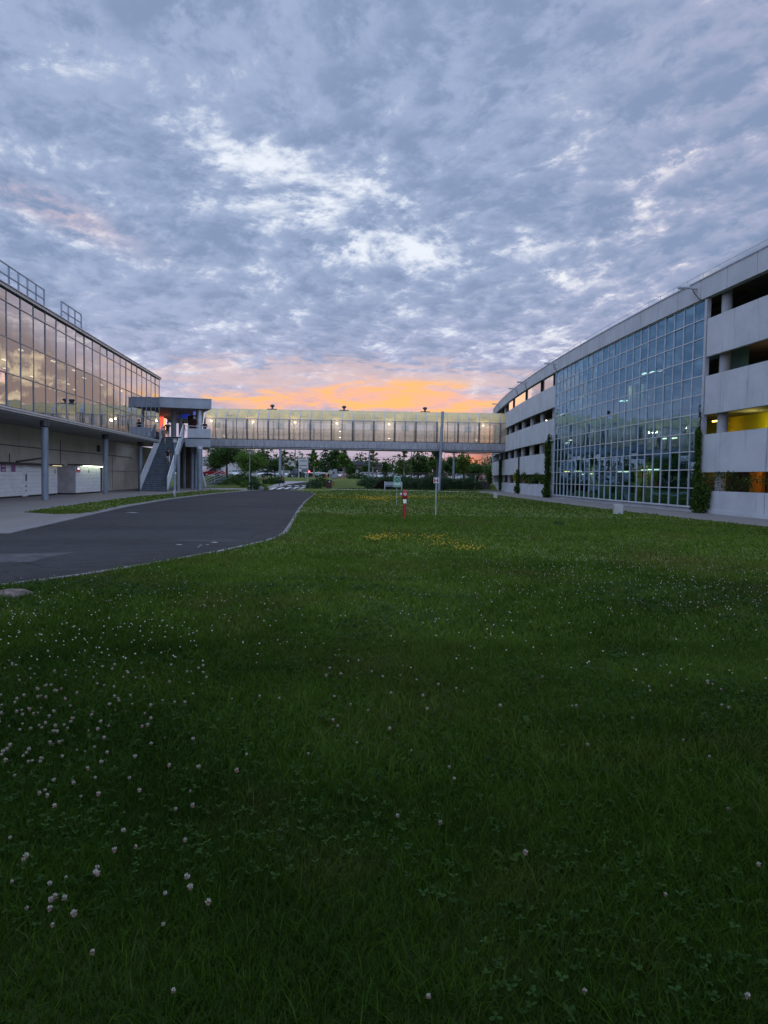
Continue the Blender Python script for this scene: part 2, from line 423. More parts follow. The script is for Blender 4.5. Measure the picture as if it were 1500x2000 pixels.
def make_asphalt():
    m, nt, b, out = new_mat('asphalt'); L = nt.links
    patch = nz(nt, pos(nt, (.5,1,1)), .22, 5, .6, .6); grain = nz(nt, pos(nt), 60, 3, .7); mid = nz(nt, pos(nt), 2.2, 6, .65)
    c = cmix(nt, (patch*.6+mid*.45).ramp(.36,.72), (.020,.019,.020), (.042,.040,.0415))
    c = cmix(nt, grain.ramp(.52,.72)*.5, c, (.12,.115,.12))
    vr = nt.nodes.new('ShaderNodeTexVoronoi'); vr.feature = 'DISTANCE_TO_EDGE'; vr.inputs['Scale'].default_value = .32; L.new(pos(nt), vr.inputs['Vector'])
    wv = nz(nt, pos(nt), 1.5, 4, .6); crack = (S(nt, vr.outputs['Distance']) + (wv-.5)*.06).ramp(.010, .0)
    c = cmix(nt, crack*nz(nt, pos(nt), .3, 2).ramp(.48,.6)*.7, c, (.012,.011,.012))
    worn = nz(nt, pos(nt, (.35,1.2,1)), .33, 4, .55, .3)
    c = cmix(nt, worn.ramp(.64,.70)*.45, c, (.10,.097,.10))
    L.new(c, b.inputs['Base Color']); b.inputs['Roughness'].default_value = .9; b.inputs['Specular IOR Level'].default_value = .15
    bp = nt.nodes.new('ShaderNodeBump'); bp.inputs['Strength'].default_value = .5; bp.inputs['Distance'].default_value = .01
    L.new(grain.s, bp.inputs['Height']); L.new(bp.outputs[0], b.inputs['Normal']); return m
M_asph = make_asphalt()
def make_paving(name, col, joint=1.0, dark=.5):
    m, nt, b, out = new_mat(name); L = nt.links
    br = nt.nodes.new('ShaderNodeTexBrick'); L.new(pos(nt), br.inputs['Vector']); br.inputs['Scale'].default_value = joint
    br.inputs['Mortar Size'].default_value = .012; br.offset = .5
    for k, f in ((1,1),(2,.86)): br.inputs[k].default_value = (*[x*f for x in col],1)
    br.inputs[3].default_value = (*[x*dark for x in col],1)
    n = nz(nt, pos(nt), .5, 6, .65)
    c = cmix(nt, n.ramp(.3,.75)*.5, br.outputs[0], tuple(x*.6 for x in col))
    L.new(c, b.inputs['Base Color']); b.inputs['Roughness'].default_value = .85; return m
M_pave = make_paving('concrete_paving', (.20,.18,.165), 1.4)
M_path = make_paving('pale_path', (.36,.34,.33), 1.0)
# ------------------------------------------------------------------ the setting: ground, road, pavements
def sheet(name, poly, z, mat, kind='structure', thick=0):
    bm = bmesh.new(); vs = [bm.verts.new((p[0], p[1], z)) for p in poly]; bm.faces.new(vs)
    bmesh.ops.triangulate(bm, faces=bm.faces[:])
    for f in bm.faces:
        if f.normal.z < 0: f.normal_flip()
    me = bpy.data.meshes.new(name); bm.to_mesh(me); bm.free(); me.materials.append(mat)
    o = bpy.data.objects.new(name, me); COL.objects.link(o); return tag(o, kind=kind)
def pxpoly(pts): return [ground(*p) for p in pts]
# one ground sheet, rising as a low bank beyond the footbridge, out to the horizon
ys = [-400,-60,0,40,80,95] + [97+k for k in range(0,18)] + [130,200,400,900,2000,4500]
xs = [-4500,-900,-200,-60,-20,20,60,200,900,4500]
V = [(x, y, terrain(x, y)) for y in ys for x in xs]; nx = len(xs)
F = [(j*nx+i, j*nx+i+1, (j+1)*nx+i+1, (j+1)*nx+i) for j in range(len(ys)-1) for i in range(nx-1)]
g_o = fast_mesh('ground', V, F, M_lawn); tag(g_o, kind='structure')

ROAD_PX = [(-420,1150),(-420,1190),(0,1146),(160,1125),(300,1102),(430,1078),(520,1058),(545,1049),(556,1042),(563,1032),(570,1021),(585,994),(597,979),(612,968),(616,965.5),(608,962.5),(590,960),(574,958.4)]
ROAD_TOP = [(505,957.6),(480,959),(420,964),(330,975),(240,990),(180,1003),(100,1021),(0,1043),(-420,1120)]
ROAD = pxpoly(ROAD_PX) + pxpoly(ROAD_TOP)
sheet('road', ROAD, .006, M_asph)
def ladder(name, rungs, dz, mat, sub=6):
    V = []; F = []; n = 0
    for a, b in zip(rungs[:-1], rungs[1:]):
        for k in range(sub + (b is rungs[-1])):
            t = k/sub
            l = [(a[0][i]*(1-t)+b[0][i]*t) for i in (0,1)]; r = [(a[1][i]*(1-t)+b[1][i]*t) for i in (0,1)]
            V += [(l[0], l[1], terrain(*l)+dz), (r[0], r[1], terrain(*r)+dz)]
    F = [(2*i, 2*i+1, 2*i+3, 2*i+2) for i in range(len(V)//2-1)]
    return tag(fast_mesh(name, V, F, mat), kind='structure')
G = ground
ladder('side_road', [(G(507,957.5), G(573,958.3)), (G(537,952), G(592,952.6)), (G(560,946.5), G(608,946.5)), (G(580,943), G(625,942))], .010, M_asph, 8)
ladder('footpath', [(G(492,956.5), G(512,957)), (G(522,951), G(540,951.6)), (G(541,944), G(562,946)), (G(556,940), G(603,940.5))], .016, M_path, 8)
# crosswalk bars
cw = MB()
for k in range(5):
    x0 = 528 + k*14.5
    a, b_, c, d = G(x0-4, 956.3-k*.5), G(x0+4, 956.3-k*.5), G(x0+15, 952.0-k*.25), G(x0+7.5, 952.0-k*.25)
    cw.add([(*p, terrain(*p)+.022) for p in (a,b_,c,d)], [(0,1,2,3)])
for k in range(3):
    x0 = 560+k*14
    a, b_, c, d = G(x0, 949.6), G(x0+8, 949.6), G(x0+11, 948.6), G(x0+3, 948.6)
    cw.add([(*p, terrain(*p)+.022) for p in (a,b_,c,d)], [(0,1,2,3)])
tag(cw.build('road_marking', simple('road_paint', (.62,.62,.60), .6, var=.25, scale=6)), kind='structure')
# worn lighter strip and splashes of old paint on the road
sheet('road_patch', pxpoly([(-60,1083),(60,1082),(150,1079),(100,1088),(60,1098),(-60,1101)]), .009, simple('old_asphalt', (.056,.051,.055), .9, var=.3, scale=3))
rp = MB()
for px_, py_, w_, h_ in ((418,1060,9,1.2),(350,1064.5,8,.8),(392,1065.5,5,.7),(405,1064.5,4,.6),(388,1069,4,.6),(258,1001.5,14,.8)):
    q = [G(px_-w_,py_), G(px_+w_*.2,py_+h_), G(px_+w_,py_+h_*.1), G(px_,py_-h_)]; rp.add([(*p, .0105) for p in q], [(0,1,2,3)])
tag(rp.build('road_marking', simple('faded_paint', (.24,.23,.23), .8, var=.4, scale=9)), kind='structure')
# crossing path in front of the footbridge
pp = [(-21.5,80.5),(-14,81.5),(-9.6,83.5)]
sheet('crossing_path', [(-26,78.5),(-13.5,79.6),(-9.4,81.8),(-9.4,84.6),(-14,83.2),(-26,82.5)], .008, M_path)
sheet('long_path', [(-6.6,87.2),(2,86.6),(9,85.0),(14.8,82.5),(14.8,86),(9,88.2),(2,89.6),(-6.6,90.2)], .008, M_path)
# left forecourt and its triangle of grass
WALLX = lambda d: -22.6-.0935*(d-41.8)
FORE = [(WALLX(10), 10), (-14.5, 10), (-13.0,14.5)] + pxpoly([(0,1043),(100,1021),(180,1003),(240,990),(330,975),(420,964),(480,959),(492,957.3)]) + [(-15.5,80.2),(-26,79.5),(-27.5,82),(WALLX(80)-3,80)]
sheet('forecourt', FORE, .005, M_pave)
VERGE = pxpoly([(48,1001),(110,1004.5),(182,1002.6),(242,989.2),(332,974.2),(422,963.3),(470,958.6),(478,957.0),(410,957.6),(380,960),(340,963.8),(270,970),(190,980),(110,991)])
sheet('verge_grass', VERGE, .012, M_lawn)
# right-hand pavement following the curved car park
def FX(d): return 15.1 + (d-74)**2/800.0
def FP(d, off, z): # point at distance along, offset outwards (+ = into the building)
    s_ = (d-74)/400.0; n = math.hypot(1, s_)
    return (FX(d)+off/n, d-off*s_/n, z)
ds = [16+2.0*k for k in range(0, 49)]
PAV_R = [FP(d,-3.75-.25*math.sin(d*.07),0)[:2] for d in ds if d < 82] + [FP(d,-3.2,0)[:2] for d in (83,90,99)] + [FP(d,.3,0)[:2] for d in reversed(ds)]
sheet('right_pavement', PAV_R, .010, M_pave)
# kerb line along the lawn edge of the road
kb = MB(); kpts = pxpoly(ROAD_PX[2:16])
fine_k = []
for a, b_ in zip(kpts[:-1], kpts[1:]):
    n = max(1, int(math.hypot(b_[0]-a[0], b_[1]-a[1])/1.0))
    for i in range(n): fine_k.append(((a[0]+(b_[0]-a[0])*i/n, a[1]+(b_[1]-a[1])*i/n), (a[0]+(b_[0]-a[0])*(i+.985)/n, a[1]+(b_[1]-a[1])*(i+.985)/n)))
for a, b_ in fine_k:
    kb.bar((a[0],a[1],-.005), (b_[0],b_[1],-.005), .12, .07)
tag(kb.build('kerb', M_kerb), kind='structure')
kb2 = MB(); kpts = pxpoly(list(reversed(ROAD_TOP[:-1])))
for a, b_ in zip(kpts[:-1], kpts[1:]):
    n = max(1, int(math.hypot(b_[0]-a[0], b_[1]-a[1])/1.0))
    for i in range(n): kb2.bar((a[0]+(b_[0]-a[0])*i/n, a[1]+(b_[1]-a[1])*i/n, .008), (a[0]+(b_[0]-a[0])*(i+.98)/n, a[1]+(b_[1]-a[1])*(i+.98)/n, .008), .5, .05)
tag(kb2.build('kerb_strip', M_kerb), kind='structure')
# ------------------------------------------------------------------ the car park on the right
cpk = thing('car_park', 'long curved multi-storey car park with white concrete bands and a tall blue-green glass front', 'car park', (FX(60), 60, 0))
CB = (FX(60), 60, 0)
def cstrip(mb, d0, d1, z0, z1, o0, o1, step=1.2):
    n = max(1, int(math.ceil((d1-d0)/step))); b = len(mb.v)
    for i in range(n+1):
        d = d0+(d1-d0)*i/n
        mb.v += [FP(d,o0,z0), FP(d,o1,z0), FP(d,o1,z1), FP(d,o0,z1)]
    for i in range(n):
        a = b+4*i
        for f in ((a,a+3,a+7,a+4),(a+1,a+5,a+6,a+2),(a+3,a+2,a+6,a+7),(a,a+4,a+5,a+1)): mb.f.append(list(f)); mb.m.append(mb.k)
    mb.f.append([b,b+1,b+2,b+3]); mb.m.append(mb.k); e = b+4*n; mb.f.append([e+3,e+2,e+1,e]); mb.m.append(mb.k)
def cpart(name, mat, fn, parent=None, **k):
    mb = MB(); fn(mb); o = mb.build(name, mat, parent or cpk, base=CB if parent is None else None, **k)
    if parent is not None: o.data.transform(Matrix.Translation(-Vector(CB)))
    return o
GD0, GD1 = 37.9, 64.2     # extent of the glass front
BANDS = [(0,1.18),(2.15,4.13),(5.17,7.18),(8.19,10.16)]
for (a, b_) in ((14, GD0-.25), (GD1+.12, 111)):
    for z0, z1 in BANDS:
        def f(mb):
            d = a
            while d < b_-.5:
                e = min(b_, d+6.1)
                if b_-e < 2: e = b_
                cstrip(mb, d, e-.05, z0, z1, 0, .22); d = e
            if z0 == 0: cstrip(mb, a, b_, .0, .2, -.05, .0-.004)
        cpart('concrete_band', M_conc, f)
def f(mb):
    d = 14.0
    while d < 111: cstrip(mb, d, min(111, d+2.42)-.04, 11.26, 12.3, -.12, .2); d += 2.42
cpart('parapet', M_concP, f)
def f(mb):
    cstrip(mb, 14, 111, 12.30, 12.36, -.16, .3)
    for k in range(60): p = FP(16+1.6*k, .1, 12.36); mb.bar(p, (p[0],p[1],12.75), .025)
    for k in range(59): mb.bar(FP(16+1.6*k,.1,12.74), FP(17.6+1.6*k,.1,12.74), .018)
cpart('parapet_rail', M_alu, f)
for z in (2.72, 5.74, 8.76, 11.75):
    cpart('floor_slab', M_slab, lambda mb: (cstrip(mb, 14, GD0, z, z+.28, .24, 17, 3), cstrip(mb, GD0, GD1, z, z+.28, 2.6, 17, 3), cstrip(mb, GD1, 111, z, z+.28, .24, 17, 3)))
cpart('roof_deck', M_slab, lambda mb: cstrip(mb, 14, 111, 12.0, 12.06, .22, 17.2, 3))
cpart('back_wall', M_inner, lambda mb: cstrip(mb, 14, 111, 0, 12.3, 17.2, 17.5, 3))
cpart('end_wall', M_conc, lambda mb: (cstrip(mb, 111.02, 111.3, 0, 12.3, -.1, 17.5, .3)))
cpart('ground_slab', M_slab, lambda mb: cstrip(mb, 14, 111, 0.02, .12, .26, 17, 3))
for k, d in enumerate((20.5, 26, 31.5, 36.9, 66.5, 71.3, 76.2, 81.2, 86.3, 91.5, 97, 103)):
    for z0, z1 in ((.12,2.72),(3.0,5.74),(6.02,8.76),(9.04,11.75)):
        p = FP(d, .62, 0)
        cpart('column', M_grey, lambda mb: mb.tube([(p[0],p[1],z0),(p[0],p[1],z1)], .26, 14))
# coloured inner walls and lit ceilings seen through the slots
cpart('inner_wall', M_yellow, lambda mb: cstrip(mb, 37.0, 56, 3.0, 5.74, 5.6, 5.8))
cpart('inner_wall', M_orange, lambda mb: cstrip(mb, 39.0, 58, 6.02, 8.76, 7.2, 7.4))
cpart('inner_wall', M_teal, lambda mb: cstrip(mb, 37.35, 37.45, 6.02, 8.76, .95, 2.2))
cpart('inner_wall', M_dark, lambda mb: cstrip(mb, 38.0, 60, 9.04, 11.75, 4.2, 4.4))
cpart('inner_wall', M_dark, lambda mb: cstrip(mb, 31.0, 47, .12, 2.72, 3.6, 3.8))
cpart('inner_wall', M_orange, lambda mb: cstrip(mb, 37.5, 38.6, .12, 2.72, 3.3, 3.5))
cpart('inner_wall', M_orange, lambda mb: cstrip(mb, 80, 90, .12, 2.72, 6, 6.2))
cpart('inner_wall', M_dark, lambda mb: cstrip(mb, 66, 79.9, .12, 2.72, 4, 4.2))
LAMP = lampmat('fluorescent_tube', (1.0,.90,.55), 5)
LAMPC = lampmat('cool_tube', (1.0,.97,.72), 3.5)
LAMPY = lampmat('sodium_lamp', (1.0,.60,.10), 9)
def tubelamp(d, off, z, L=1.2, mat=LAMP, name='ceiling_lamp'):
    h = cpart(name, M_alu, lambda mb: cstrip(mb, d-.05, d+L+.05, z+.07, z+.13, off-.09, off+.09))
    cpart('tube', mat, lambda mb: cstrip(mb, d, d+L, z, z+.066, off-.06, off+.06), parent=h)
for d, off, z, mt in ((43.5,4.6,5.45,LAMPY),(47,6.4,8.5,LAMPY),(29,6,5.5,LAMPY),(30,7,8.5,LAMPY),(42,3.0,2.5,LAMPY),(35,2.2,2.5,LAMPY),
                      (69,3.0,5.5,LAMP),(75,3.6,8.5,LAMP),(83,3.5,8.5,LAMP),(89,4,8.5,LAMPC),(74,4,5.5,LAMPC),(80,4.0,2.45,LAMPY),(88,4,2.45,LAMPY),(70,3,2.45,LAMPY)):
    tubelamp(d, off, z, 1.4, mt)
# upper windows by the sunset side
for d0, d1 in ((65.2,68.9),(70.1,76.6),(77.6,84.8),(86.1,89.9)):
    w = cpart('window', M_gpink, lambda mb: cstrip(mb, d0, d1, 10.16, 11.25, .06, .075))
    for q in (d0, d1): cpart('frame', M_dmull, lambda mb: cstrip(mb, q-.04, q+.04, 10.16, 11.25, .02, .10), parent=w)
# glass front: 24 x 11 panes in a pale grid, over a white plinth
NC, NR = 24, 11; GZ0, GZ1 = .30, 11.24
gl = MB(); step = (GD1-GD0)/NC; hz_ = (GZ1-GZ0)/NR
rg = random.Random(5)
for i in range(NC):
    for j in range(NR):
        d0, d1 = GD0+i*step+.02, GD0+(i+1)*step-.02; z0, z1 = GZ0+j*hz_+.02, GZ0+(j+1)*hz_-.02
        o = [.05+rg.uniform(-.011,.011) for _ in range(4)]
        gl.add([FP(d0,o[0],z0), FP(d1,o[1],z0), FP(d1,o[1]+o[2]-.05,z1), FP(d0,o[0]+o[2]-.05,z1)], [(0,3,2,1)])
curtain = gl.build('glass_front', M_gright, cpk, base=CB)
def f(mb):
    for i in range(NC+1):
        d = GD0+i*step; mb.hexa([FP(d-.02,.0,GZ0), FP(d+.02,.0,GZ0), FP(d+.02,.07,GZ0), FP(d-.02,.07,GZ0), FP(d-.02,.0,GZ1), FP(d+.02,.0,GZ1), FP(d+.02,.07,GZ1), FP(d-.02,.07,GZ1)])
    for j in range(NR+1): cstrip(mb, GD0, GD1, GZ0+j*hz_-.024, GZ0+j*hz_+.024, .003, .067)
fr_o = cpart('glazing_frame', M_mull, f, parent=curtain)
cpart('plinth', M_conc, lambda mb: (cstrip(mb, GD0, GD1, 0, .24, -.02, .5), cstrip(mb, GD0, GD1, .24, .268, -.14, .4)))
cpart('corner_post', M_alu, lambda mb: cstrip(mb, GD0-.24, GD0-.05, .1, 11.24, -.03, .2))
cpart('corner_post', M_alu, lambda mb: cstrip(mb, GD1+.05, GD1+.11, .1, 11.24, -.03, .2))
# stairwell behind the glass
for d, off, mt, z0, z1 in ((52.0,3.0,M_cream,6.02,8.7),(53.0,2.4,M_cream,6.02,8.7),(60.5,3.0,M_cream,6.02,8.7),(61.4,2.6,M_cream,6.02,8.7),
                       (49.2,2.6,M_yellow,.12,2.72),(50.6,2.9,M_cream,.12,2.72),(51.8,2.6,M_yellow,.12,2.72),(60.2,2.4,M_yellow,.12,2.72),(61.2,2.6,M_cream,.12,2.72),(62.3,2.6,M_yellow,.12,2.72)):
    cpart('stairwell_pillar', mt, lambda mb: cstrip(mb, d-.22, d+.22, z0, z1, off, off+.4))
def f(mb):
    for k in range(10):
        mb.box(FP(50.5-k*.3, 4.2, .2+k*.25), (1.4,.32,.06)); 
    mb.bar(FP(50.8,3.4,.9), FP(47.6,3.4,3.4), .05); mb.bar(FP(50.8,3.5,.1), FP(47.6,3.5,2.6), .06,.25)
cpart('inner_stair', M_black, f)
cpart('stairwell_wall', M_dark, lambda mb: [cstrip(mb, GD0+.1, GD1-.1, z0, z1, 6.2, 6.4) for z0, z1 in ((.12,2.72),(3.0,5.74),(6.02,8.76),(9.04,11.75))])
def inside(px, py, off):
    d = ray(px, py); y = 30.0
    while y < 110:
        x = d.x/d.y*y
        if x >= FX(y)+off: break
        y += .05
    return y, EYE+d.z/d.y*y
for px, py, off, mt in ((1263,729,2.6,LAMPC),(1279,726,2.6,LAMPC),(1295,723,3.0,LAMPC),(1131,778,2.6,LAMPC),(1139,775,2.6,LAMPC),(1217,783,3.2,LAMPC),(1226,783,3.2,LAMPC),
                        (1138,799,3.4,LAMPC),(1127,921,2.4,LAMP),(1135,921,2.4,LAMP),(1142,927,2.6,LAMP),(1158,926,2.6,LAMP),(1214,922,2.2,LAMP),(1222,922,2.2,LAMP),(1231,922,2.2,LAMP),
                        (1262,919,2.2,LAMP),(1275,918,2.2,LAMP),(1288,918,2.6,LAMPC),(1303,857,3,LAMP),(1324,856,3,LAMP)):
    dd, zz = inside(px, py, off); tubelamp(dd, off, zz, .55, mt)
for d, off, z in ((50.2,2.2,2.4),(60.8,2.2,2.4),(52.6,2.0,8.4)):
    pl = bpy.data.lights.new('stairwell_light', 'POINT'); pl.energy = 28; pl.color = (1,.85,.45); pl.shadow_soft_size = .2
    lo = bpy.data.objects.new('stairwell_light', pl); COL.objects.link(lo); lo.location = FP(d, off, z)
for d, off, z, e, c in ((40.4,4.4,5.1,42,(1,.88,.25)),(36.0,3.2,7.2,16,(1,.6,.25)),(37.4,2.3,2.2,14,(1,.6,.12)),(72,2.5,5.4,20,(1,.8,.4)),(81,3,2.3,30,(1,.6,.12))):
    pl = bpy.data.lights.new('car_park_light', 'POINT'); pl.energy = e; pl.color = c; pl.shadow_soft_size = .25
    lo = bpy.data.objects.new('car_park_light', pl); COL.objects.link(lo); lo.location = FP(d, off, z)
# floodlights leaning out over the parapet, each with its cable
for d in (38.6, 64.0, 76.5, 82, 99):
    def f(mb):
        a = FP(d, -.1, 11.95); e = FP(d, -1.05, 12.0)
        mb.bar(a, e, .10, .05); h = FP(d, -.85, 12.0); mb.box((h[0],h[1],h[2]+.02), (.55,.28,.10))
        mb.box((h[0]-.06,h[1],h[2]-.05), (.4,.22,.04))
    fl = cpart('floodlight', M_alu, f)
    def f(mb):
        pts = [FP(d+.1,-.3,11.95), FP(d-.05,-.26,11.7), FP(d-.35,-.18,11.35), FP(d-.6,-.06,11.2)]
        mb.tube(pts, .025, 6)
    cpart('cable', M_black, f, parent=fl)
# drain pipes and post with lamp bracket on the far part
def f(mb):
    p = FP(79.9,-.12,0); mb.tube([(p[0],p[1],.05),(p[0],p[1],4.3)], .08, 8)
    p = FP(79.9,-.12,0); mb.bar((p[0]-.25,p[1],4.6),(p[0]+.2,p[1],4.25),.04); mb.bar((p[0]+.2,p[1],4.7),(p[0],p[1],4.25),.04)
cpart('drain_pipe', M_black, f)
def f(mb): p = FP(95.2,-.12,0); mb.tube([(p[0],p[1],.05),(p[0],p[1],4.3)], .08, 8)
cpart('drain_pipe', M_black, f)

# ------------------------------------------------------------------ the shop building on the left
LB = (-19.5, 50, 0)
shop = thing('shop_building', 'two-storey building with a mirrored glass upper floor carried on round columns', 'building', LB)
LA = math.atan(.0873); LN = math.hypot(1, .0873)
def LP(d, off, z):  # d = distance down the lawn, off = into the building (left)
    x = -18.17-(d-33.6)*.0873
    return (x-off/LN, d-off*.0873/LN, z)
def lbox(mb, d0, d1, z0, z1, o0, o1):
    mb.hexa([LP(d0,o1,z0), LP(d0,o0,z0), LP(d1,o0,z0), LP(d1,o1,z0), LP(d0,o1,z1), LP(d0,o0,z1), LP(d1,o0,z1), LP(d1,o1,z1)])
def lpart(name, mat, fn, parent=None, **k):
    mb = MB(); fn(mb); o = mb.build(name, mat, parent or shop, **k); o.data.transform(Matrix.Translation(-Vector(LB))); return o
LD0, LD1 = 16.9, 66.5
lrows = [4.72, 6.32, 8.01, 9.70, 10.28]
gl = MB(); rg = random.Random(9); n = int(round((LD1-LD0)/1.6))
for i in range(n):
    d0, d1 = LD0+i*1.6+.02, LD0+(i+1)*1.6-.02
    for z0, z1 in zip(lrows[:-1], lrows[1:]):
        a, b_, c = (rg.uniform(-.010,.010) for _ in range(3))
        gl.add([LP(d0,.05+a,z0+.02), LP(d1,.05+b_,z0+.02), LP(d1,.05+b_+c,z1-.02), LP(d0,.05+a+c,z1-.02)], [(0,1,2,3)])
lg = gl.build('mirror_glazing', M_gleft, shop); lg.data.transform(Matrix.Translation(-Vector(LB)))
def f(mb):
    for i in range(n+1): lbox(mb, LD0+i*1.6-.022, LD0+i*1.6+.022, lrows[0], lrows[-1], .018, .07)
    for z in lrows[1:-1]: lbox(mb, LD0, LD1, z-.024, z+.024, .015, .068)
lpart('glazing_frame', M_lmull, f, parent=lg)
lpart('sill_band', M_mull, lambda mb: (lbox(mb, LD0, LD1+.1, 4.60, 4.69, -.10, .4), lbox(mb, LD0, LD1+.1, 4.50, 4.585, -.05, .4)))
lpart('roof_edge', M_alu, lambda mb: (lbox(mb, LD0, LD1+.12, 10.30, 10.45, -.10, .5), lbox(mb, LD0, LD1+.15, 10.45, 10.49, -.15, 20)))
lpart('soffit', M_grey, lambda mb: lbox(mb, LD0, LD1, 4.42, 4.58, .0+.1, 3.9))
lpart('floor_slab', M_dark, lambda mb: lbox(mb, LD0, LD1, 4.59, 4.72, .42, 20))
def f(mb): lbox(mb, LD0, LD1, 10.0, 10.28, .12, 20)
lpart('ceiling', M_inner, f)
lpart('inner_wall', M_inner, lambda mb: lbox(mb, LD0, LD1, 4.72, 10.0, 8.5, 8.7))
lpart('end_wall', M_gleft, lambda mb: lbox(mb, LD1+.02, LD1+.05, 4.72, 10.28, .1, 3.0))
lpart('inner_wall', M_dark, lambda mb: lbox(mb, LD1-.25, LD1-.1, 4.72, 10.0, .3, 20))
lpart('rear_block', M_beige, lambda mb: (lbox(mb, LD1+.06, LD1+14, 4.6, 10.2, 3.2, 20),))
# lit strips on the sales floor ceiling
ml = lampmat('shop_lamp', (1.0,.93,.72), 5)
rl = random.Random(4)
for d in range(22, 66, 4):
    for o in (2.0+rl.random(), 5+rl.random()*2):
        h = lpart('ceiling_lamp', M_white, lambda mb: lbox(mb, d-.05, d+.55, 8.72, 8.78, o-.12, o+.12))
        lpart('tube', ml, lambda mb: lbox(mb, d, d+.5, 8.66, 8.715, o-.06, o+.06), parent=h)
dm = lampmat('pink_display', (1.0,.45,.75), 2.5)
lpart('shop_display', dm, lambda mb: lbox(mb, 38.2, 39.3, 6.45, 7.1, 2.2, 2.6))
# recessed ground-floor wall with conduits, door and vent
lpart('ground_wall', M_beige, lambda mb: [mb.hexa([(WALLX(a)-.4,a,0),(WALLX(a),a,0),(WALLX(b_),b_,0),(WALLX(b_)-.4,b_,0),(WALLX(a)-.4,a,4.42),(WALLX(a),a,4.42),(WALLX(b_),b_,4.42),(WALLX(b_)-.4,b_,4.42)]) for a, b_ in ((12,38.48),(38.5,48.98),(49,58.98),(59,68.98),(69,80))])
def wseg(mb, a, za, b_, zb, w=.03):
    mb.bar((WALLX(a)+.03,a,za),(WALLX(b_)+.03,b_,zb),w)
def f(mb):
    wseg(mb,41.5,3.15,71,3.15,.045); wseg(mb,41.5,3.15,41.5,2.05); wseg(mb,51.5,3.9,51.5,2.05); wseg(mb,43,2.65,43,2.05); wseg(mb,71,3.15,71,2.9)
lpart('wall_conduit', M_black, f)
lpart('wall_joint', M_seam, lambda mb: (wseg(mb,60,1.75,76,1.75,.02), wseg(mb,64.5,3.1,64.5,1.75,.02), wseg(mb,64.5,1.75,64.5,.1,.02)))
lpart('wall_vent', M_black, lambda mb: mb.box((WALLX(60.3)+.05,60.3,3.62),(.1,.5,.55),-LA))
dr = lpart('service_door', M_white, lambda mb: mb.box((WALLX(58.4)+.05,58.4,1.02),(.08,1.25,2.0),LA))
lpart('door_frame', M_seam, lambda mb: [mb.box((WALLX(q)+.06,q,1.08),(.14,.16,2.15),LA) for q in (57.5,59.3,60.9)], parent=dr)
# round columns under the upper floor
for (px, py) in ((88,977),(206,965),(274,958.5)):
    x, y = ground(px, py)
    y = min(y, 64.5); x = xat(px, y, 1.0)
    c = lpart('column', M_steel, lambda mb: mb.tube([(x,y,.02),(x,y,4.42)], .185, 20), smooth=True)
    lpart('column_head', M_dmull, lambda mb: mb.lathe([(.19,4.05),(.25,4.12),(.25,4.40)], (x,y,0), 20), parent=c)
for y in (20.0, 26.5):
    lpart('column', M_steel, lambda mb: mb.tube([(LP(y,.35,0)[0],y,.02),(LP(y,.35,0)[0],y,4.42)], .185, 20))
# roof rails
def rail(d0, d1, sp):
    def f(mb):
        k = 0; d = d0
        while d <= d1+.01:
            p = LP(d,.25,10.49); mb.bar(p, (p[0],p[1],11.62), .07); d += sp
        for z in (11.6, 11.08): mb.bar(LP(d0,.25,z), LP(d1,.25,z), .055)
    lpart('roof_rail', M_steel, f)
rail(26.5, 39.7, 1.1); rail(42.3, 45.75, 1.15)
# ------------------------------------------------------------------ covered footbridge between the two buildings
BY = 92.0; BX0, BX1 = -23.3, 15.75
fb = thing('footbridge', 'covered glass footbridge with a yellowed vaulted roof linking the two buildings', 'footbridge', (-3.5, BY, 0))
FBB = (-3.5, BY, 0)
def bpart(name, mat, fn, parent=None, **k):
    mb = MB(); fn(mb); o = mb.build(name, mat, parent or fb, **k); o.data.transform(Matrix.Translation(-Vector(FBB))); return o
GLP = [(.30,6.22),(.12,6.7),(.03,7.2),(0,7.7),(.03,8.2),(.12,8.62),(.22,8.85)]
RFP = [(.22,8.87),(.42,9.3),(.72,9.68),(1.1,9.98),(1.6,10.19),(2.1,10.28),(2.3,10.29)]
WD = 4.6
bay = 1.362; nb = int((BX1-BX0)/bay)+1
def shell(mb, prof, x0, x1, sides=(0,1)):
    for (y0,z0),(y1,z1) in zip(prof[:-1], prof[1:]):
        if 0 in sides: mb.add([(x0,BY+y0,z0),(x1,BY+y0,z0),(x1,BY+y1,z1),(x0,BY+y1,z1)], [(0,1,2,3)])
        if 1 in sides: mb.add([(x0,BY+WD-y0,z0),(x1,BY+WD-y0,z0),(x1,BY+WD-y1,z1),(x0,BY+WD-y1,z1)], [(3,2,1,0)])
bgz = [bpart('glazing', M_gbridge, lambda mb: [shell(mb, GLP, BX0+i*bay+.05, min(BX1, BX0+(i+1)*bay-.05), (s_,)) for i in range(nb)], smooth=True) for s_ in (0,1)]
def rib(mb, prof, x, w, t, sides=(0,1)):
    for far in sides:
        pr = [((WD-y if far else y), z) for y, z in prof]; o = -t if not far else t
        for (y0,z0),(y1,z1) in zip(pr[:-1], pr[1:]):
            mb.hexa([(x-w,BY+y0+o,z0),(x+w,BY+y0+o,z0),(x+w,BY+y0-o,z0),(x-w,BY+y0-o,z0),(x-w,BY+y1+o,z1),(x+w,BY+y1+o,z1),(x+w,BY+y1-o,z1),(x-w,BY+y1-o,z1)])
M_bfr = simple('bridge_frame', (.17,.15,.135), .55, .2, var=.25)
for i in range(nb+1):
    x = BX0+i*bay
    if x > BX1: break
    for s_ in (0,1): bpart('glazing_frame', M_bfr, lambda mb: rib(mb, GLP, x, .11 if i%2 == 0 else .04, .05, (s_,)), parent=bgz[s_])
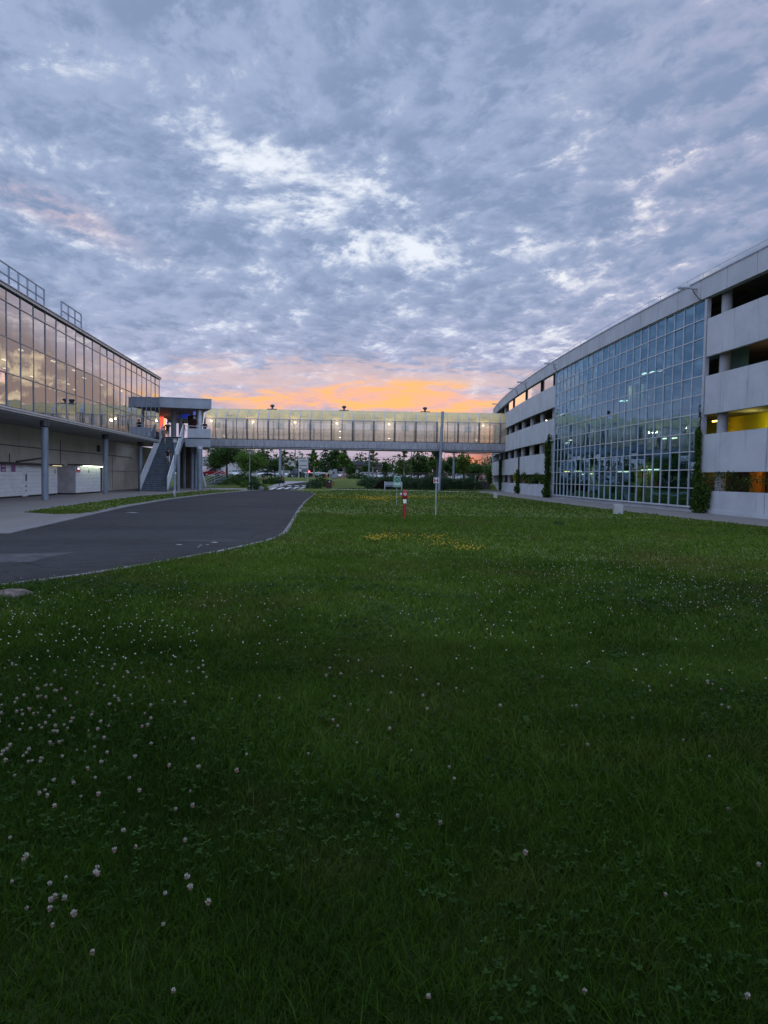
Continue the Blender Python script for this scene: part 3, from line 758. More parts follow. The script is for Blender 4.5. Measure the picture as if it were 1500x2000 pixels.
def f(mb):
    for i in range(nb): shell(mb, RFP, BX0+i*bay+.03, min(BX1, BX0+(i+1)*bay-.03))
bvr = bpart('vaulted_roof', M_vault, f, smooth=True)
def f(mb):
    for i in range(nb+1):
        x = BX0+i*bay
        if x > BX1: break
        rib(mb, RFP, x, .05, .05)
    for y in (.18, WD-.18): mb.bar((BX0,BY+y,8.86),(BX1,BY+y,8.86),.12,.09)
    for i in (2, 9, 16, 25): # mended panels
        x = BX0+i*bay; mb.bar((x+.1,BY+.36,9.3),(x+.9,BY+.36,9.3),.03); mb.bar((x+.9,BY+.36,9.3),(x+.9,BY+.66,9.68),.03); mb.bar((x+.1,BY+.36,9.3),(x+.1,BY+.66,9.68),.03)
bpart('roof_rib', M_alu, f, parent=bvr)
M_bbeam = simple('bridge_beam_panel', (.31,.31,.33), .6, .1, var=.18, scale=1.2, stretch=(4,4,.7))
def f(mb):
    mb.box(((BX0+BX1)/2, BY+WD/2, 5.72), (BX1-BX0, WD-.24, .90))
    x = BX0+.1; i = 0
    while x < BX1-.15:
        mb.box((x+.10, BY+.105, 5.73), (.15, .03, .86)); x += .19; i += 1
        if i % 14 == 0: x += .12
    mb.box(((BX0+BX1)/2, BY+WD/2, 5.17), (BX1-BX0, WD-.05, .10))
    mb.box(((BX0+BX1)/2, BY+WD/2, 6.195), (BX1-BX0, WD-.3, .04))
bpart('deck_beam', M_bbeam, f)
def f(mb):
    mb.box(((BX0+BX1)/2, BY+.20, 6.2), (BX1-BX0-.04, .12, .07)); mb.box(((BX0+BX1)/2, BY-.0+.07, 5.225), (BX1-BX0, .1, .06))
bpart('drip_edge', M_black, f)
def f(mb):
    for y in (.75, WD-.75):
        for z in (7.28, 6.95, 6.35): mb.bar((BX0,BY+y,z),(BX1,BY+y,z),.045)
        for i in range(nb*2): mb.bar((BX0+i*bay/2,BY+y,6.22),(BX0+i*bay/2,BY+y,7.28),.03)
bpart('inner_railing', simple('railing_brown', (.12,.10,.085), .6), f)
M_glow = lampmat('bridge_lamp', (1.0,.80,.38), 5)
for i in (0,4,8,12,17,22,26):
    x = BX0+(i+.45)*bay
    h = bpart('ceiling_lamp', M_white, lambda mb: mb.box((x,BY+1.0,8.66),(.3,.2,.07)))
    pl = bpy.data.lights.new('bridge_light', 'POINT'); pl.energy = 42; pl.color = (1,.82,.5); pl.shadow_soft_size = .06
    lo = bpy.data.objects.new('bridge_light', pl); COL.objects.link(lo); lo.location = (x, BY+1.0, 8.36)
    bpart('globe', M_glow, lambda mb: mb.lathe([(.04,8.45),(.11,8.49),(.13,8.55),(.10,8.62)],(x,BY+1.0,0),10), parent=h)
for i in range(0, 28, 3):
    x = BX0+(i+1)*bay
    bpart('signboard', simple('board_blue_grey', (.50,.60,.64), .5, var=.1), lambda mb: mb.box((x,BY+.85,8.05),(.95,.05,.8)))
for px in (532, 672, 830):
    x = xat(px, BY+2.3, 10.4)
    bpart('roof_ventilator', M_dmull, lambda mb: (mb.box((x,BY+2.3,10.31),(1.25,.9,.06)), mb.lathe([(.16,10.34),(.12,10.48),(.13,10.58),(.26,10.68),(.30,10.80),(.24,10.90),(.10,10.95)],(x,BY+2.3,0),12)), smooth=True)
xp = xat(861, BY-.25, 3)
bpart('support_pillar', M_steel, lambda mb: mb.tube([(xp-.18,BY-.35,0),(xp+.08,BY-.35,10.15)], .19, 16), smooth=True)
bpart('support_pillar', simple('pillar_dark', (.10,.11,.13), .6), lambda mb: (mb.box((xat(854.5,BY+3.6,2),BY+3.6,2.55),(.34,.34,5.1)), mb.hexa([(xp-.75,BY+3.3,4.5),(xp+.3,BY+3.3,4.5),(xp+.3,BY+3.9,4.5),(xp-.75,BY+3.9,4.5),(xp-.75,BY+.3,5.11),(xp+.3,BY+.3,5.11),(xp+.3,BY+4.2,5.11),(xp-.75,BY+4.2,5.11)])))
bpart('drain_pipe', M_black, lambda mb: mb.tube([(xp+.28,BY-.1,.1),(xp+.28,BY-.1,3.2),(xp+.45,BY-.1,3.35),(xp+.45,BY-.1,4.92),(BX1-.1,BY-.1,4.80)], .05, 6))

# ------------------------------------------------------------------ entrance landing, canopy, stairs (one structure on columns)
LY = 71.5
ld = thing('entrance_canopy', 'grey flat roofed canopy over the raised landing at the footbridge end', 'canopy', (-20, LY, 0))
LDB = (-20, LY, 0)
def epart(name, mat, fn, parent=None, **k):
    mb = MB(); fn(mb); o = mb.build(name, mat, parent or ld, **k); o.data.transform(Matrix.Translation(-Vector(LDB))); return o
xr = xat(413, LY, 8.6); xl = -24.5
M_can = simple('canopy_cladding', (.27,.29,.32), .6, .1, var=.1, scale=1.0)
epart('roof', M_can, lambda mb: (mb.prism([(xl-3,70.3),(xl+2.4,70.3),(xr,LY),(xat(398,75.5,8.1),75.5),(xat(396,91.7,8.1),91.7),(xl-3,91.7)],8.12,9.06), mb.prism([(xl-3,70.27),(xl+2.4,70.27),(xr+.03,LY-.02),(xat(398.6,75.5,8.1),75.5),(xat(396.6,91.7,8.1),91.72),(xl-3,91.72)],9.06,9.13)))
epart('roof_soffit', simple('canopy_soffit', (.22,.19,.165), .7, var=.1), lambda mb: mb.prism([(xl-2.9,70.5),(xl+2.4,70.5),(xr-.2,LY+.15),(xat(397,75.5,8.1),75.5),(xat(395,91.6,8.1),91.6),(xl-2.9,91.6)],8.08,8.117))
xq = xat(410.5, LY, 5.5); xs = xat(362, LY, 5.5); xe = xat(408.5, 91.8, 5.2)
epart('landing', M_bbeam, lambda mb: mb.prism([(xl-2,LY+.3),(xq-.1,LY+.3),(xe-.05,91.7),(xl-2,91.7)],4.75,5.22))
def f(mb):
    x = xs+.05
    while x < xq-.02: mb.box((x,LY+.02,4.72),(.05,.05,.80)); x += .105
    y = LY+.15
    while y < 91: mb.box((xq-.02+(xe-xq)*(y-LY)/20.3,y,4.72),(.05,.05,.80)); y += .12
epart('fluted_fascia', M_mull, f)
epart('fascia_back', M_steel, lambda mb: (mb.box(((xs+xq)/2,LY+.1,4.72),(xq-xs,.12,.82)), mb.bar((xq-.10,LY+.1,4.72),(xe-.10,91.6,4.72),.08,.815)))
epart('parapet', M_conc, lambda mb: (mb.box(((xs+.2+xq)/2,LY+.1,5.70),(xq-xs-.2,.16,.92)), mb.bar((xq-.08,LY+.2,5.70),(xe-.08,91.6,5.70),.16,.92)), bevel=.01)
epart('shadow_gap', M_black, lambda mb: mb.box(((xs+xq)/2,LY+.14,5.185),(xq-xs-.02,.1,.09)))
epart('handrail', M_mull, lambda mb: (mb.tube([(xs-.1,LY+.1,6.42),(xq-.03,LY+.1,6.36)],.03,6), [mb.bar((x,LY+.1,6.1),(x,LY+.1,6.38),.03) for x in (xs+.3,(xs+xq)/2,xq-.1)]))
for px, py, r in ((390,957.5,.25),):
    x, y = ground(px, py)
    c = epart('column', M_steel, lambda mb: mb.tube([(x,y,0),(x,y,4.1)], r, 20), smooth=True)
    epart('column_head', M_mull, lambda mb: mb.tube([(x,y,4.08),(x,y,4.34)], r+.04, 20), parent=c)
    epart('column', M_mull, lambda mb: mb.tube([(xat(390,LY+.7,7),LY+.7,5.2),(xat(390,LY+.7,7),LY+.7,8.1)], .24, 20), smooth=True)
for px, y, r, z0, z1 in ((348,66.5,.17,0,3.4),(360,76.8,.15,0,4.8),(375.5,75,.15,0,4.8),(382,76.5,.15,0,4.8),(339,74,.27,5.2,8.1),(352.5,75.5,.2,5.2,8.1)):
    x = xat(px, y, 2); epart('column', M_steel if z0 == 0 else M_grey, lambda mb: mb.tube([(x,y,z0),(x,y,z1)], r, 16), smooth=True)
epart('rear_wall', simple('rear_wall', (.11,.09,.08), .8), lambda mb: (mb.box((xat(364,81,2),81,2.4),(2.2,.3,4.8)), mb.box((xat(373,79,6.8),79.5,6.6),(.9,.2,3.0))))
epart('notice_board', simple('notice_red', (.10,.02,.02), .6), lambda mb: [mb.box((xat(381.5,77,6.6),77,6.2+.26*k),(.95,.05,.2)) for k in range(5)])
bl = lampmat('blue_sign_light', (.05,.10,.8), .5)
epart('hanging_sign', simple('sign_blue', (.02,.04,.35), .4, emit=(.02,.05,.6), es=.35), lambda mb: (mb.box((xat(356,75.5,7.6),75.5,7.62),(.95,.12,.32)), mb.box((xat(362,75.8,7.8),76,7.86),(.85,.12,.14))))
epart('hanging_sign', bl, lambda mb: mb.box((xat(379.5,73.5,7.8),73.5,7.85),(.2,.2,.34)))
epart('loudspeaker', M_white, lambda mb: mb.lathe([(.04,7.60),(.09,7.5),(.15,7.32),(.16,7.28)],(xat(379.5,73.5,7.4),73.5,0),10))
rd = lampmat('red_shop_light', (1.0,.08,.04), 1.4)
epart('lit_shop_panel', rd, lambda mb: mb.box((xat(314.2,80,6.6),80,6.95),(.62,.1,2.0)))
epart('lit_shop_panel', lampmat('orange_shop_light', (1.0,.45,.14), 1.2), lambda mb: mb.box((xat(321,80.2,6.6),80.2,6.75),(.42,.1,2.1)))
epart('lit_shop_panel', lampmat('violet_shop_light', (.75,.40,1.0), 1.3), lambda mb: mb.tube([(xat(325,80.3,6),80.3,7.7),(xat(327,80.3,6),80.3,6.9),(xat(326,80.3,6),80.3,5.6)],.07,6))
# rear stair glimpsed under the landing
def f(mb):
    a = (xat(380,77,4.5),77,4.6); b_ = (xat(388,76,.3),79,.2)
    mb.bar(a,b_,.10,.3)
    for k in range(14): mb.box((xat(384.5,77.5,.3+.3*k),77.6,.35+.3*k),(.75,.28,.04))
epart('rear_stair', M_mull, f)
# main outdoor stairs
st = thing('outdoor_stairs', 'wide straight flight of blue-grey stairs climbing to the raised landing', 'staircase', (-20.3, 62.7, 0))
SB = (-20.3, 62.7, 0)
def spart(name, mat, fn, parent=None, **k):
    mb = MB(); fn(mb); o = mb.build(name, mat, parent or st, **k); o.data.transform(Matrix.Translation(-Vector(SB))); return o
A0 = (xat(275,62.7,0), 62.7, 0); A1 = (xat(326.5,62.7,0), 62.7, 0)
T0 = (xat(318,70.9,5.2), 70.9, 5.22); T1 = (xat(357,70.9,5.2), 70.9, 5.22)
NS = 30; M_railw = simple('pale_rail_paint', (.62,.64,.66), .45, var=.06)
def sx(t, side): a, b_ = ((A0,T0) if side == 0 else (A1,T1)); return tuple(a[i]+(b_[i]-a[i])*t for i in range(3))
def f(mb):
    for k in range(NS):
        t0, t1 = k/NS, (k+1)/NS; l0, r0 = sx(t0,0), sx(t0,1); l1, r1 = sx(t1,0), sx(t1,1); z = l1[2]
        mb.hexa([(l0[0],l0[1],l0[2]-.12),(r0[0],r0[1],r0[2]-.12),(r1[0],r1[1],r0[2]-.02),(l1[0],l1[1],l0[2]-.02),(l0[0],l0[1],z),(r0[0],r0[1],z),(r1[0],r1[1],z),(l1[0],l1[1],z)])
spart('steps', M_stepm, f)
spart('step_nosing', simple('nosing', (.19,.21,.235), .6), lambda mb: [mb.bar((sx(k/NS,0)[0],sx(k/NS,0)[1]-.015,sx((k+1)/NS,0)[2]+.004),(sx(k/NS,1)[0],sx(k/NS,1)[1]-.015,sx((k+1)/NS,1)[2]+.004),.035) for k in range(NS)])
spart('stringer', M_steel, lambda mb: [mb.bar((sx(0,s)[0]+o,sx(0,s)[1],.05),(sx(1,s)[0]+o,sx(1,s)[1],5.0),.06,.30) for s, o in ((0,-.05),(1,.05))])
for s in (0, 1):
    def f(mb):
        o = -.03 if s == 0 else .03
        for q in range(3):
            ta, tb = q/3+.004, (q+1)/3-.008
            a, b_ = sx(ta,s), sx(tb,s)
            za, zb = a[2]+.12, b_[2]+.12
            lift = .16
            mb.bar((a[0]+o,a[1],za+1.0+lift),(b_[0]+o,b_[1],zb+1.0+lift),.06); mb.bar((a[0]+o,a[1],za+.08),(b_[0]+o,b_[1],zb+.08),.05)
            for p, z in ((a,za),(b_,zb)): mb.bar((p[0]+o,p[1],z-.25),(p[0]+o,p[1],z+1.03+lift),.09,.06)
            for k in range(1, 24):
                t = ta+(tb-ta)*k/24; p = sx(t,s); mb.bar((p[0]+o,p[1],p[2]+.2),(p[0]+o,p[1],p[2]+1.1+lift),.035,.07)
    spart('stair_rail', M_railw, f)
# low side stair beyond the landing
ss = thing('side_stairs', 'short open metal stairs with white rails beyond the landing columns', 'staircase', (xat(403,84,0),84,0))
mb = MB()
for k in range(4):
    a = (0.0,-1.2,.35+.28*k); b_ = (1.9,1.5,1.45+.28*k); mb.bar(a,b_,.05)
for t in (0,.5,1): mb.bar((1.9*t,-1.2+2.7*t,.05+1.1*t),(1.9*t,-1.2+2.7*t,1.25+1.1*t),.06)
mb.build('railing', M_alu, ss)
mb = MB()
for k in range(7): mb.box((.27*k+.1,-1.1+.4*k+.5,.12+.17*k),(1.1,.5,.05),.4)
mb.build('tread', M_steel, ss)
# ------------------------------------------------------------------ vegetation
def rand_unit(n):
    v = RNG.normal(size=(n,3)); return v/np.linalg.norm(v,axis=1,keepdims=True)
def leaf_cloud(centers, size, aspect=.55, up=.35):
    """small lens-shaped leaf quads, one per centre"""
    n = len(centers); a = rand_unit(n); b = rand_unit(n); nrm = a.copy(); nrm[:,2] = np.abs(nrm[:,2])+up; nrm /= np.linalg.norm(nrm,axis=1,keepdims=True)
    t = np.cross(nrm, b); t /= np.linalg.norm(t,axis=1,keepdims=True)+1e-9; w = np.cross(nrm, t)
    s = size*RNG.uniform(.6,1.3,(n,1))
    V = np.stack([centers-t*s*.5, centers+w*s*aspect*.5, centers+t*s*.5+nrm*s*.08, centers-w*s*aspect*.5], 1).reshape(-1,3)
    F = np.arange(4*n).reshape(-1,4); tint = np.repeat(RNG.uniform(0,1,n), 4)
    return V, F, tint
def crown_points(kind, h0, h1, r, n):
    """clump centres on limbs, then leaves round the clumps"""
    H = h1-h0; pts = []; limbs = []
    if kind == 'conifer':
        nw = max(7, int(H/.55))
        for k in range(nw):
            t = k/(nw-1); z = h0+H*t; rr = r*(1-t)**.8*random.uniform(.8,1.15)+.08
            for j in range(6):
                a = j*1.05+k*.7+random.uniform(-.3,.3); L = rr*random.uniform(.7,1.1)
                limbs.append(((0,0,z+.15),(L*math.cos(a),L*math.sin(a),z-.18*L)))
                for q in range(5): s_ = (q+1)/5; pts.append((L*s_*math.cos(a),L*s_*math.sin(a),z+.12-.22*L*s_, .16+.26*rr*(1-.4*s_)*.5, .10))
    else:
        nl = {'broad': 26, 'young': 15, 'sparse': 11, 'poplar': 18, 'bushy': 22}[kind]
        for k in range(nl):
            t = (k+.5)/nl; z0 = h0 + H*(.75*t)*(.9 if kind != 'broad' else .7)
            a = k*2.4+random.uniform(-.4,.4)
            prof = {'broad': math.sin(math.pi*min(1,.22+.72*t))**.6, 'bushy': math.sin(math.pi*(.18+.72*t))**.5, 'young': math.sin(math.pi*(.16+.80*t))**.8, 'sparse': math.sin(math.pi*(.2+.75*t))**.8, 'poplar': math.sin(math.pi*(.15+.8*t))**.7}[kind]
            L = r*prof*random.uniform(.72,1.08); e = (L*math.cos(a), L*math.sin(a), z0+H*random.uniform(.10,.26))
            limbs.append(((0,0,z0-.05*H), e))
            m = {'broad':6,'young':5,'sparse':4,'poplar':5,'bushy':6}[kind]
            for q in range(m):
                s_ = .35+.65*(q+.6)/m; cr = r*{'broad':.30,'young':.32,'sparse':.22,'poplar':.34,'bushy':.33}[kind]*random.uniform(.6,1.2)
                pts.append((e[0]*s_+random.gauss(0,.12*r), e[1]*s_+random.gauss(0,.12*r), z0+(e[2]-z0)*s_+random.gauss(0,.05*H), cr, cr*.75))
        for q in range(3): pts.append((random.gauss(0,.08*r),random.gauss(0,.08*r),h1-.06*H*q,r*.2,.07*H))
    P = np.array(pts); w = P[:,3]**1.6; w /= w.sum(); idx = RNG.choice(len(P), n, p=w)
    d = rand_unit(n)*(RNG.uniform(0,1,(n,1))**.45); c = P[idx,:3]+d*P[idx][:,[3,3,4]]
    return c, limbs
LEAF = {
 'dark': leafmat('foliage_dark', (.024,.054,.014), (.066,.125,.032), .7, .25),
 'mid': leafmat('foliage_mid', (.060,.125,.020), (.135,.23,.045), .7, .35),
 'light': leafmat('foliage_light', (.07,.13,.026), (.16,.24,.055), .7, .45),
 'pale': leafmat('foliage_pale', (.07,.10,.035), (.16,.19,.075), .7, .45),
 'conifer': leafmat('foliage_conifer', (.020,.044,.022), (.054,.090,.042), .7, .15),
 'blue': leafmat('foliage_juniper', (.030,.064,.030), (.080,.135,.064), 1.2, .2),
 'purple': leafmat('foliage_purple', (.020,.008,.010), (.050,.018,.022), 1.2, .25),
 'ivy': leafmat('foliage_ivy', (.020,.046,.008), (.065,.11,.020), 1.5, .3),
 'yellowgreen': leafmat('foliage_yellowgreen', (.12,.14,.02), (.28,.26,.04), 1.5, .4)}
def tree(px, top, wpx, Y, kind, leaf, label, trunk=.35, n=2200, name='tree', cat='tree', group=None, bark=None, lean=0):
    z0 = terrain(0, Y); x = xat(px, Y, z0); h = zat(px, top, Y)-z0; r = wpx/2/FPX*Y
    h0 = h*trunk; C, limbs = crown_points(kind, h0, h, r, int(n*1.9))
    root = thing(name, label, cat, (x, Y, z0), random.uniform(0,6), group)
    mb = MB(); tr = .018*h+.05
    mb.tube([(0,0,-.1),(lean*.05,0,h0*.6),(.05*lean,.03,h0+.3*(h-h0)),(0,0,h0+.8*(h-h0))],[tr*1.25,tr,tr*.65,tr*.2],8)
    for a, e in limbs:
        m_ = ((a[0]+e[0])*.5,(a[1]+e[1])*.5,(a[2]+e[2])*.5+.04*h); mb.tube([a,m_,e],[tr*.38,tr*.25,tr*.08],5,cap=False)
    mb.build('trunk', bark or M_bark, root)
    ls = max(.13, Y/FPX*3.2)*(.9 if kind != 'conifer' else 1.0)
    Vv, Ff, tt = leaf_cloud(C, ls, .6 if kind != 'conifer' else .35)
    fast_mesh('crown', Vv, Ff, LEAF[leaf], root, tt)
    return root
FAR = 'trees around the car park beyond the footbridge'
T = tree
T(443,858,84,112,'broad','dark','big dark broad-leaved tree in front of the red parked car',.36,5200)
T(489,878,62,107,'bushy','mid','bright green low-branching tree behind the second lamp post',.22,4200)
T(522,878,30,150,'conifer','conifer','dark spruce behind the lawn left of the pale poplar',.1,2600,group=FAR)
T(537,888,34,162,'broad','dark','dark rounded tree between the spruce and the pale poplar',.25,2400,group=FAR)
T(512,870,26,175,'poplar','dark','tall grey-green tree rising above the bright low tree',.2,1500,group=FAR)
T(554,868,24,124,'sparse','pale','thin pale-leaved poplar beside the thick mast',.22,900,bark=M_palebark,group=FAR)
T(565,905,24,200,'broad','dark','low dark tree over the white cars left of the twin poles',.2,1500,group=FAR)
T(580.5,899,8,150,'poplar','dark','narrow dark cypress at the left of the twin poles',.05,900,group=FAR)
T(585.5,902,7,155,'poplar','dark','shorter narrow cypress at the right of the twin poles',.05,700,group=FAR)
T(603,890,30,172,'conifer','conifer','dark pine behind the white signboard',.15,2200,group=FAR)
T(613,876,20,119,'young','mid','slender light green street tree right of the signboard',.36,1300,bark=M_palebark,group=FAR)
T(636,876,40,166,'conifer','conifer','wide dark pine left of the tall dark tree',.1,3200,group=FAR)
T(655,870,32,142,'poplar','dark','tallest dark tree behind the litter bin',.18,3000,group=FAR)
T(671,874,26,118,'young','mid','light green street tree beside the tall dark tree',.34,1800,bark=M_palebark,group=FAR)
T(684,896,22,160,'broad','dark','small dark tree right of the light street tree',.2,1500,group=FAR)
T(728,872,26,115,'sparse','pale','thin open-crowned sapling beside the pale mast',.3,650,bark=M_palebark,group=FAR)
T(716,902,26,190,'broad','dark','dark rounded tree left of the open sapling',.15,1700,group=FAR)
T(752,898,13,150,'poplar','dark','small dark conical tree left of the white post',.1,1100,group=FAR)
T(766,905,16,190,'conifer','conifer','small pointed spruce behind the white post',.1,1000,group=FAR)
T(789,874,32,116,'sparse','pale','open pale birch above the bench',.2,1000,bark=M_palebark,group=FAR)
T(787,896,34,121,'bushy','mid','light green bushy tree under the pale birch',.2,1800,group=FAR)
T(817,884,38,126,'bushy','dark','dark dense tree left of the bridge pillar',.12,3600,group=FAR)
T(849,872,28,118,'young','mid','light green tree just behind the bridge pillar',.25,2000,group=FAR)
T(887,880,52,136,'broad','dark','broad dark tree right of the bridge pillar',.15,4600,group=FAR)
T(905,886,32,117,'bushy','light','pale green tree in front of the broad dark tree',.25,2200,group=FAR)
T(928,900,40,152,'broad','dark','dark tree under the red strip of sunset',.15,2800,group=FAR)
T(945,905,34,170,'broad','dark','dark low tree near the car park corner',.15,2000,group=FAR)
T(421,876,40,128,'broad','dark','dark tree between the landing columns and the big tree',.25,2400,group=FAR)
T(372,890,40,120,'broad','dark','dark tree behind the landing columns',.2,2000,group=FAR)
T(832,900,20,185,'broad','dark','small dark tree between the dense tree and the pillar',.2,1200,group=FAR)
# wooded horizon: one far mass of foliage on a low rise
hb = MB()
for x0, x1, yb, hh in ((-160,80,300,9),(-60,140,360,15),(-320,-120,330,12),(60,260,420,14)):
    n = 26
    for k in range(n):
        x = x0+(x1-x0)*(k+random.uniform(-.3,.3))/n; h = hh*random.uniform(.6,1.15); hb.v.append((x, yb+random.uniform(-15,15), h))
FP_ = np.array(hb.v); cs = []
for p in FP_:
    m = 420; rr = RNG.uniform(5,9); d = rand_unit(m)*(RNG.uniform(0,1,(m,1))**.4)
    c = np.array([p[0],p[1],p[2]*.5])+d*np.array([rr,rr*.6,p[2]*.52]); cs.append(c[c[:,2]>.8])
C = np.concatenate(cs); Vv, Ff, tt = leaf_cloud(C, 1.3, .7)
tag(fast_mesh('woodland', Vv, Ff, LEAF['dark'], None, tt), 'far dark wood along the horizon below the footbridge', 'woodland', kind='stuff')
# shrub bank on the slope beyond the lawn
def mound_leaves(specs, ls, n_per):
    cs = []
    for x, y, rx, ry, h in specs:
        n = int(n_per*rx*h); d = rand_unit(n); d[:,2] = np.abs(d[:,2])
        rad = RNG.uniform(.55,1.0,(n,1))**.5; bump = 1+.22*np.sin(d[:,:1]*7+x)*np.cos(d[:,1:2]*6+y)
        c = d*rad*bump*np.array([rx,ry,h])+np.array([x,y,terrain(x,y)-.15]); cs.append(c)
    C = np.concatenate(cs); return leaf_cloud(C, ls, .5, .2)
sp_ = []
for k in range(17):
    px = 716+k*12.8; y = 99.5+random.uniform(-1,2.0)+(2.5 if k < 2 else 0); sp_.append((xat(px,y,1), y, random.uniform(1.0,1.6), random.uniform(1.2,2), random.uniform(1.35,1.95) if k > 1 else 1.1))
for k in range(14):
    px = 722+k*15; y = 103.5+random.uniform(-1,1); sp_.append((xat(px,y,1), y, 1.5, 1.5, random.uniform(1.1,1.5)))
Vv, Ff, tt = mound_leaves(sp_, .20, 900)
tag(fast_mesh('shrubbery', Vv, Ff, LEAF['blue'], None, tt), 'spreading bank of dark juniper behind the bench', 'shrubs', kind='stuff')
def bush(px, py, w, h, leaf, label, name='shrub', ls=None, n=700, Y=None):
    x, y = ground(px, py) if Y is None else (xat(px,Y,1), Y)
    k = y/FPX; rx = w*k/2; hh = h*k; d = rand_unit(n); d[:,2] = np.abs(d[:,2]); rad = RNG.uniform(.5,1,(n,1))**.5
    bump = 1+.25*np.sin(d[:,:1]*6+px)*np.cos(d[:,1:2]*5)
    root = thing(name, label, 'shrub', (x, y, terrain(x,y)), 0)
    Vv, Ff, tt = leaf_cloud(d*rad*bump*np.array([rx,rx*.8,hh])+np.array([0,0,.02]), ls or k*2.6, .5, .1)
    fast_mesh('foliage', Vv, Ff, LEAF[leaf], root, tt)
    mb = MB()
    for q in range(6): a = q*1.05; mb.tube([(0,0,-.05),(rx*.4*math.cos(a),rx*.3*math.sin(a),hh*.7)],[.04,.01],5)
    mb.build('stem', M_bark, root); return root
bush(750,938,34,15,'purple','dark purple-leaved shrub among the junipers behind the bench',n=1500,Y=98.5)
bush(613,954,34,17,'blue','round spiky green bush left of the litter bin',n=1500)
bush(625,949.5,34,18,'dark','taller dark bush behind the litter bin',n=1500)
bush(497,957,26,22,'blue','tall grassy bush just right of the second lamp post',n=1500)
bush(511,957,24,13,'mid','low green bush at the roadside by the white stone',n=900)
bush(478,952,18,12,'mid','small green bush left of the second lamp post',n=600)
bush(530,945,30,12,'dark','low clipped hedge behind the walking man',n=1400,name='hedge')
bush(545,943,24,11,'dark','end of the low hedge beside the pale footpath',n=1000,name='hedge')
bush(440,948,70,18,'dark','long dark hedge below the red parked car',n=3200,name='hedge',Y=101)
bush(478,945,50,22,'dark','dark hedge below the bright green tree',n=2200,name='hedge',Y=103)
bush(700,934,44,10,'dark','low trimmed hedge left of the juniper bank',n=1600,name='hedge',Y=116)
bush(722,945,20,9,'blue','small outlying shrub at the left end of the juniper bank',n=600,Y=98)
bush(1092,1026,26,7,'dark','dark green tuft of weeds alone on the lawn',name='weed_tuft',n=500)
# climbing plants on the car park
def climber(label, cells, n, ls=.14, leaf='ivy', name='climbing_vine', stem=None, cat='climbing plant'):
    """cells: (d, off, z, rd, ro, rz, weight)"""
    P = np.array(cells, float); w = P[:,6]/P[:,6].sum(); idx = RNG.choice(len(P), n, p=w)
    q = rand_unit(n)*(RNG.uniform(0,1,(n,1))**.4)
    dd = P[idx,0]+q[:,0]*P[idx,3]; oo = np.minimum(P[idx,1]+q[:,1]*P[idx,4], P[idx,1]+.25); zz = np.maximum(P[idx,2]+q[:,2]*P[idx,5], .03)
    b = FP(P[0,0], P[0,1], 0)
    C = np.array([FP(a, c, e) for a, c, e in zip(dd, oo, zz)])-np.array(b)
    root = thing(name, label, cat, b); Vv, Ff, tt = leaf_cloud(C, ls, .75, .1)
    fast_mesh('leaves', Vv, Ff, LEAF[leaf], root, tt)
    mb = MB(); mb.tube([tuple(np.array(FP(P[0,0],P[0,1]+.08,z))-np.array(b)) for z in np.linspace(0, stem or P[:,2].max(), 6)], [.05,.045,.04,.035,.03,.02], 6); mb.build('stem', M_bark, root)
    return root
cells = [(37.75,-.18,z,.22,.14,.45,1.0) for z in np.arange(.5,4.2,.45)] + [(37.2,-.3,.5,.8,.4,.6,3.4),(37.0,-.3,1.1,.7,.35,.6,3.0),(37.4,-.25,1.7,.5,.3,.6,2.0)] + [(37.75,-.15,z,.1,.08,.4,.08) for z in np.arange(4.6,5.5,.4)]
climber('leafy vine climbing the near corner of the glass front', cells, 3400)
cells = [(d,.0,2.05-.35*random.random(),.5,.12,.28,1) for d in np.arange(27.5,37.0,.55)] + [(d,.05,1.45,.4,.1,.3,.5) for d in np.arange(33.5,37,.6)]
climber('curtain of creeper hanging in the ground-floor opening by the near corner', cells, 1000, .10)
cells = [(64.9,-.35,z,.35,.3,.5,1.2) for z in np.arange(.3,5.0,.5)] + [(64.6,-.5,.5,.6,.45,.5,1.6),(64.8,-.3,5.4,.2,.2,.4,.4)]
climber('tall dark ivy column at the far corner of the glass front', cells, 3200, .17)
cells = [(79.9,-.2,z,.25,.2,.4,1) for z in np.arange(.4,2.6,.4)] + [(79.5,-.35,.5,.5,.35,.45,1.5)]
climber('ivy wrapped round the drain pipe midway along the car park', cells, 900, .18)
cells = [(95.2,-.2,z,.3,.22,.45,1) for z in np.arange(.4,4.2,.5)]
climber('ivy on the far drain pipe near the footbridge', cells, 900, .2)
cells = [(d,.05,1.75+.3*math.sin(d),.7,.2,.45,1) for d in np.arange(66.5,79,.7)]
climber('creeper spilling through the ground-floor opening left of the glass front', cells, 1300, .18)
cells = [(82.0,-.05,1.9,1.0,.3,.55,1),(81.0,-.05,1.5,.7,.3,.4,.6)]
climber('yellow-green creeper lit by the lamp in the ground-floor opening', cells, 500, .18, 'yellowgreen')
tr_ = tree(955.5,914,11,104,'poplar','mid','slim green cypress beside the small steps',.02,2000,name='cypress',cat='tree')
# ------------------------------------------------------------------ street furniture and small things
def at(px, py): x, y = ground(px, py); return (x, y, terrain(x, y))
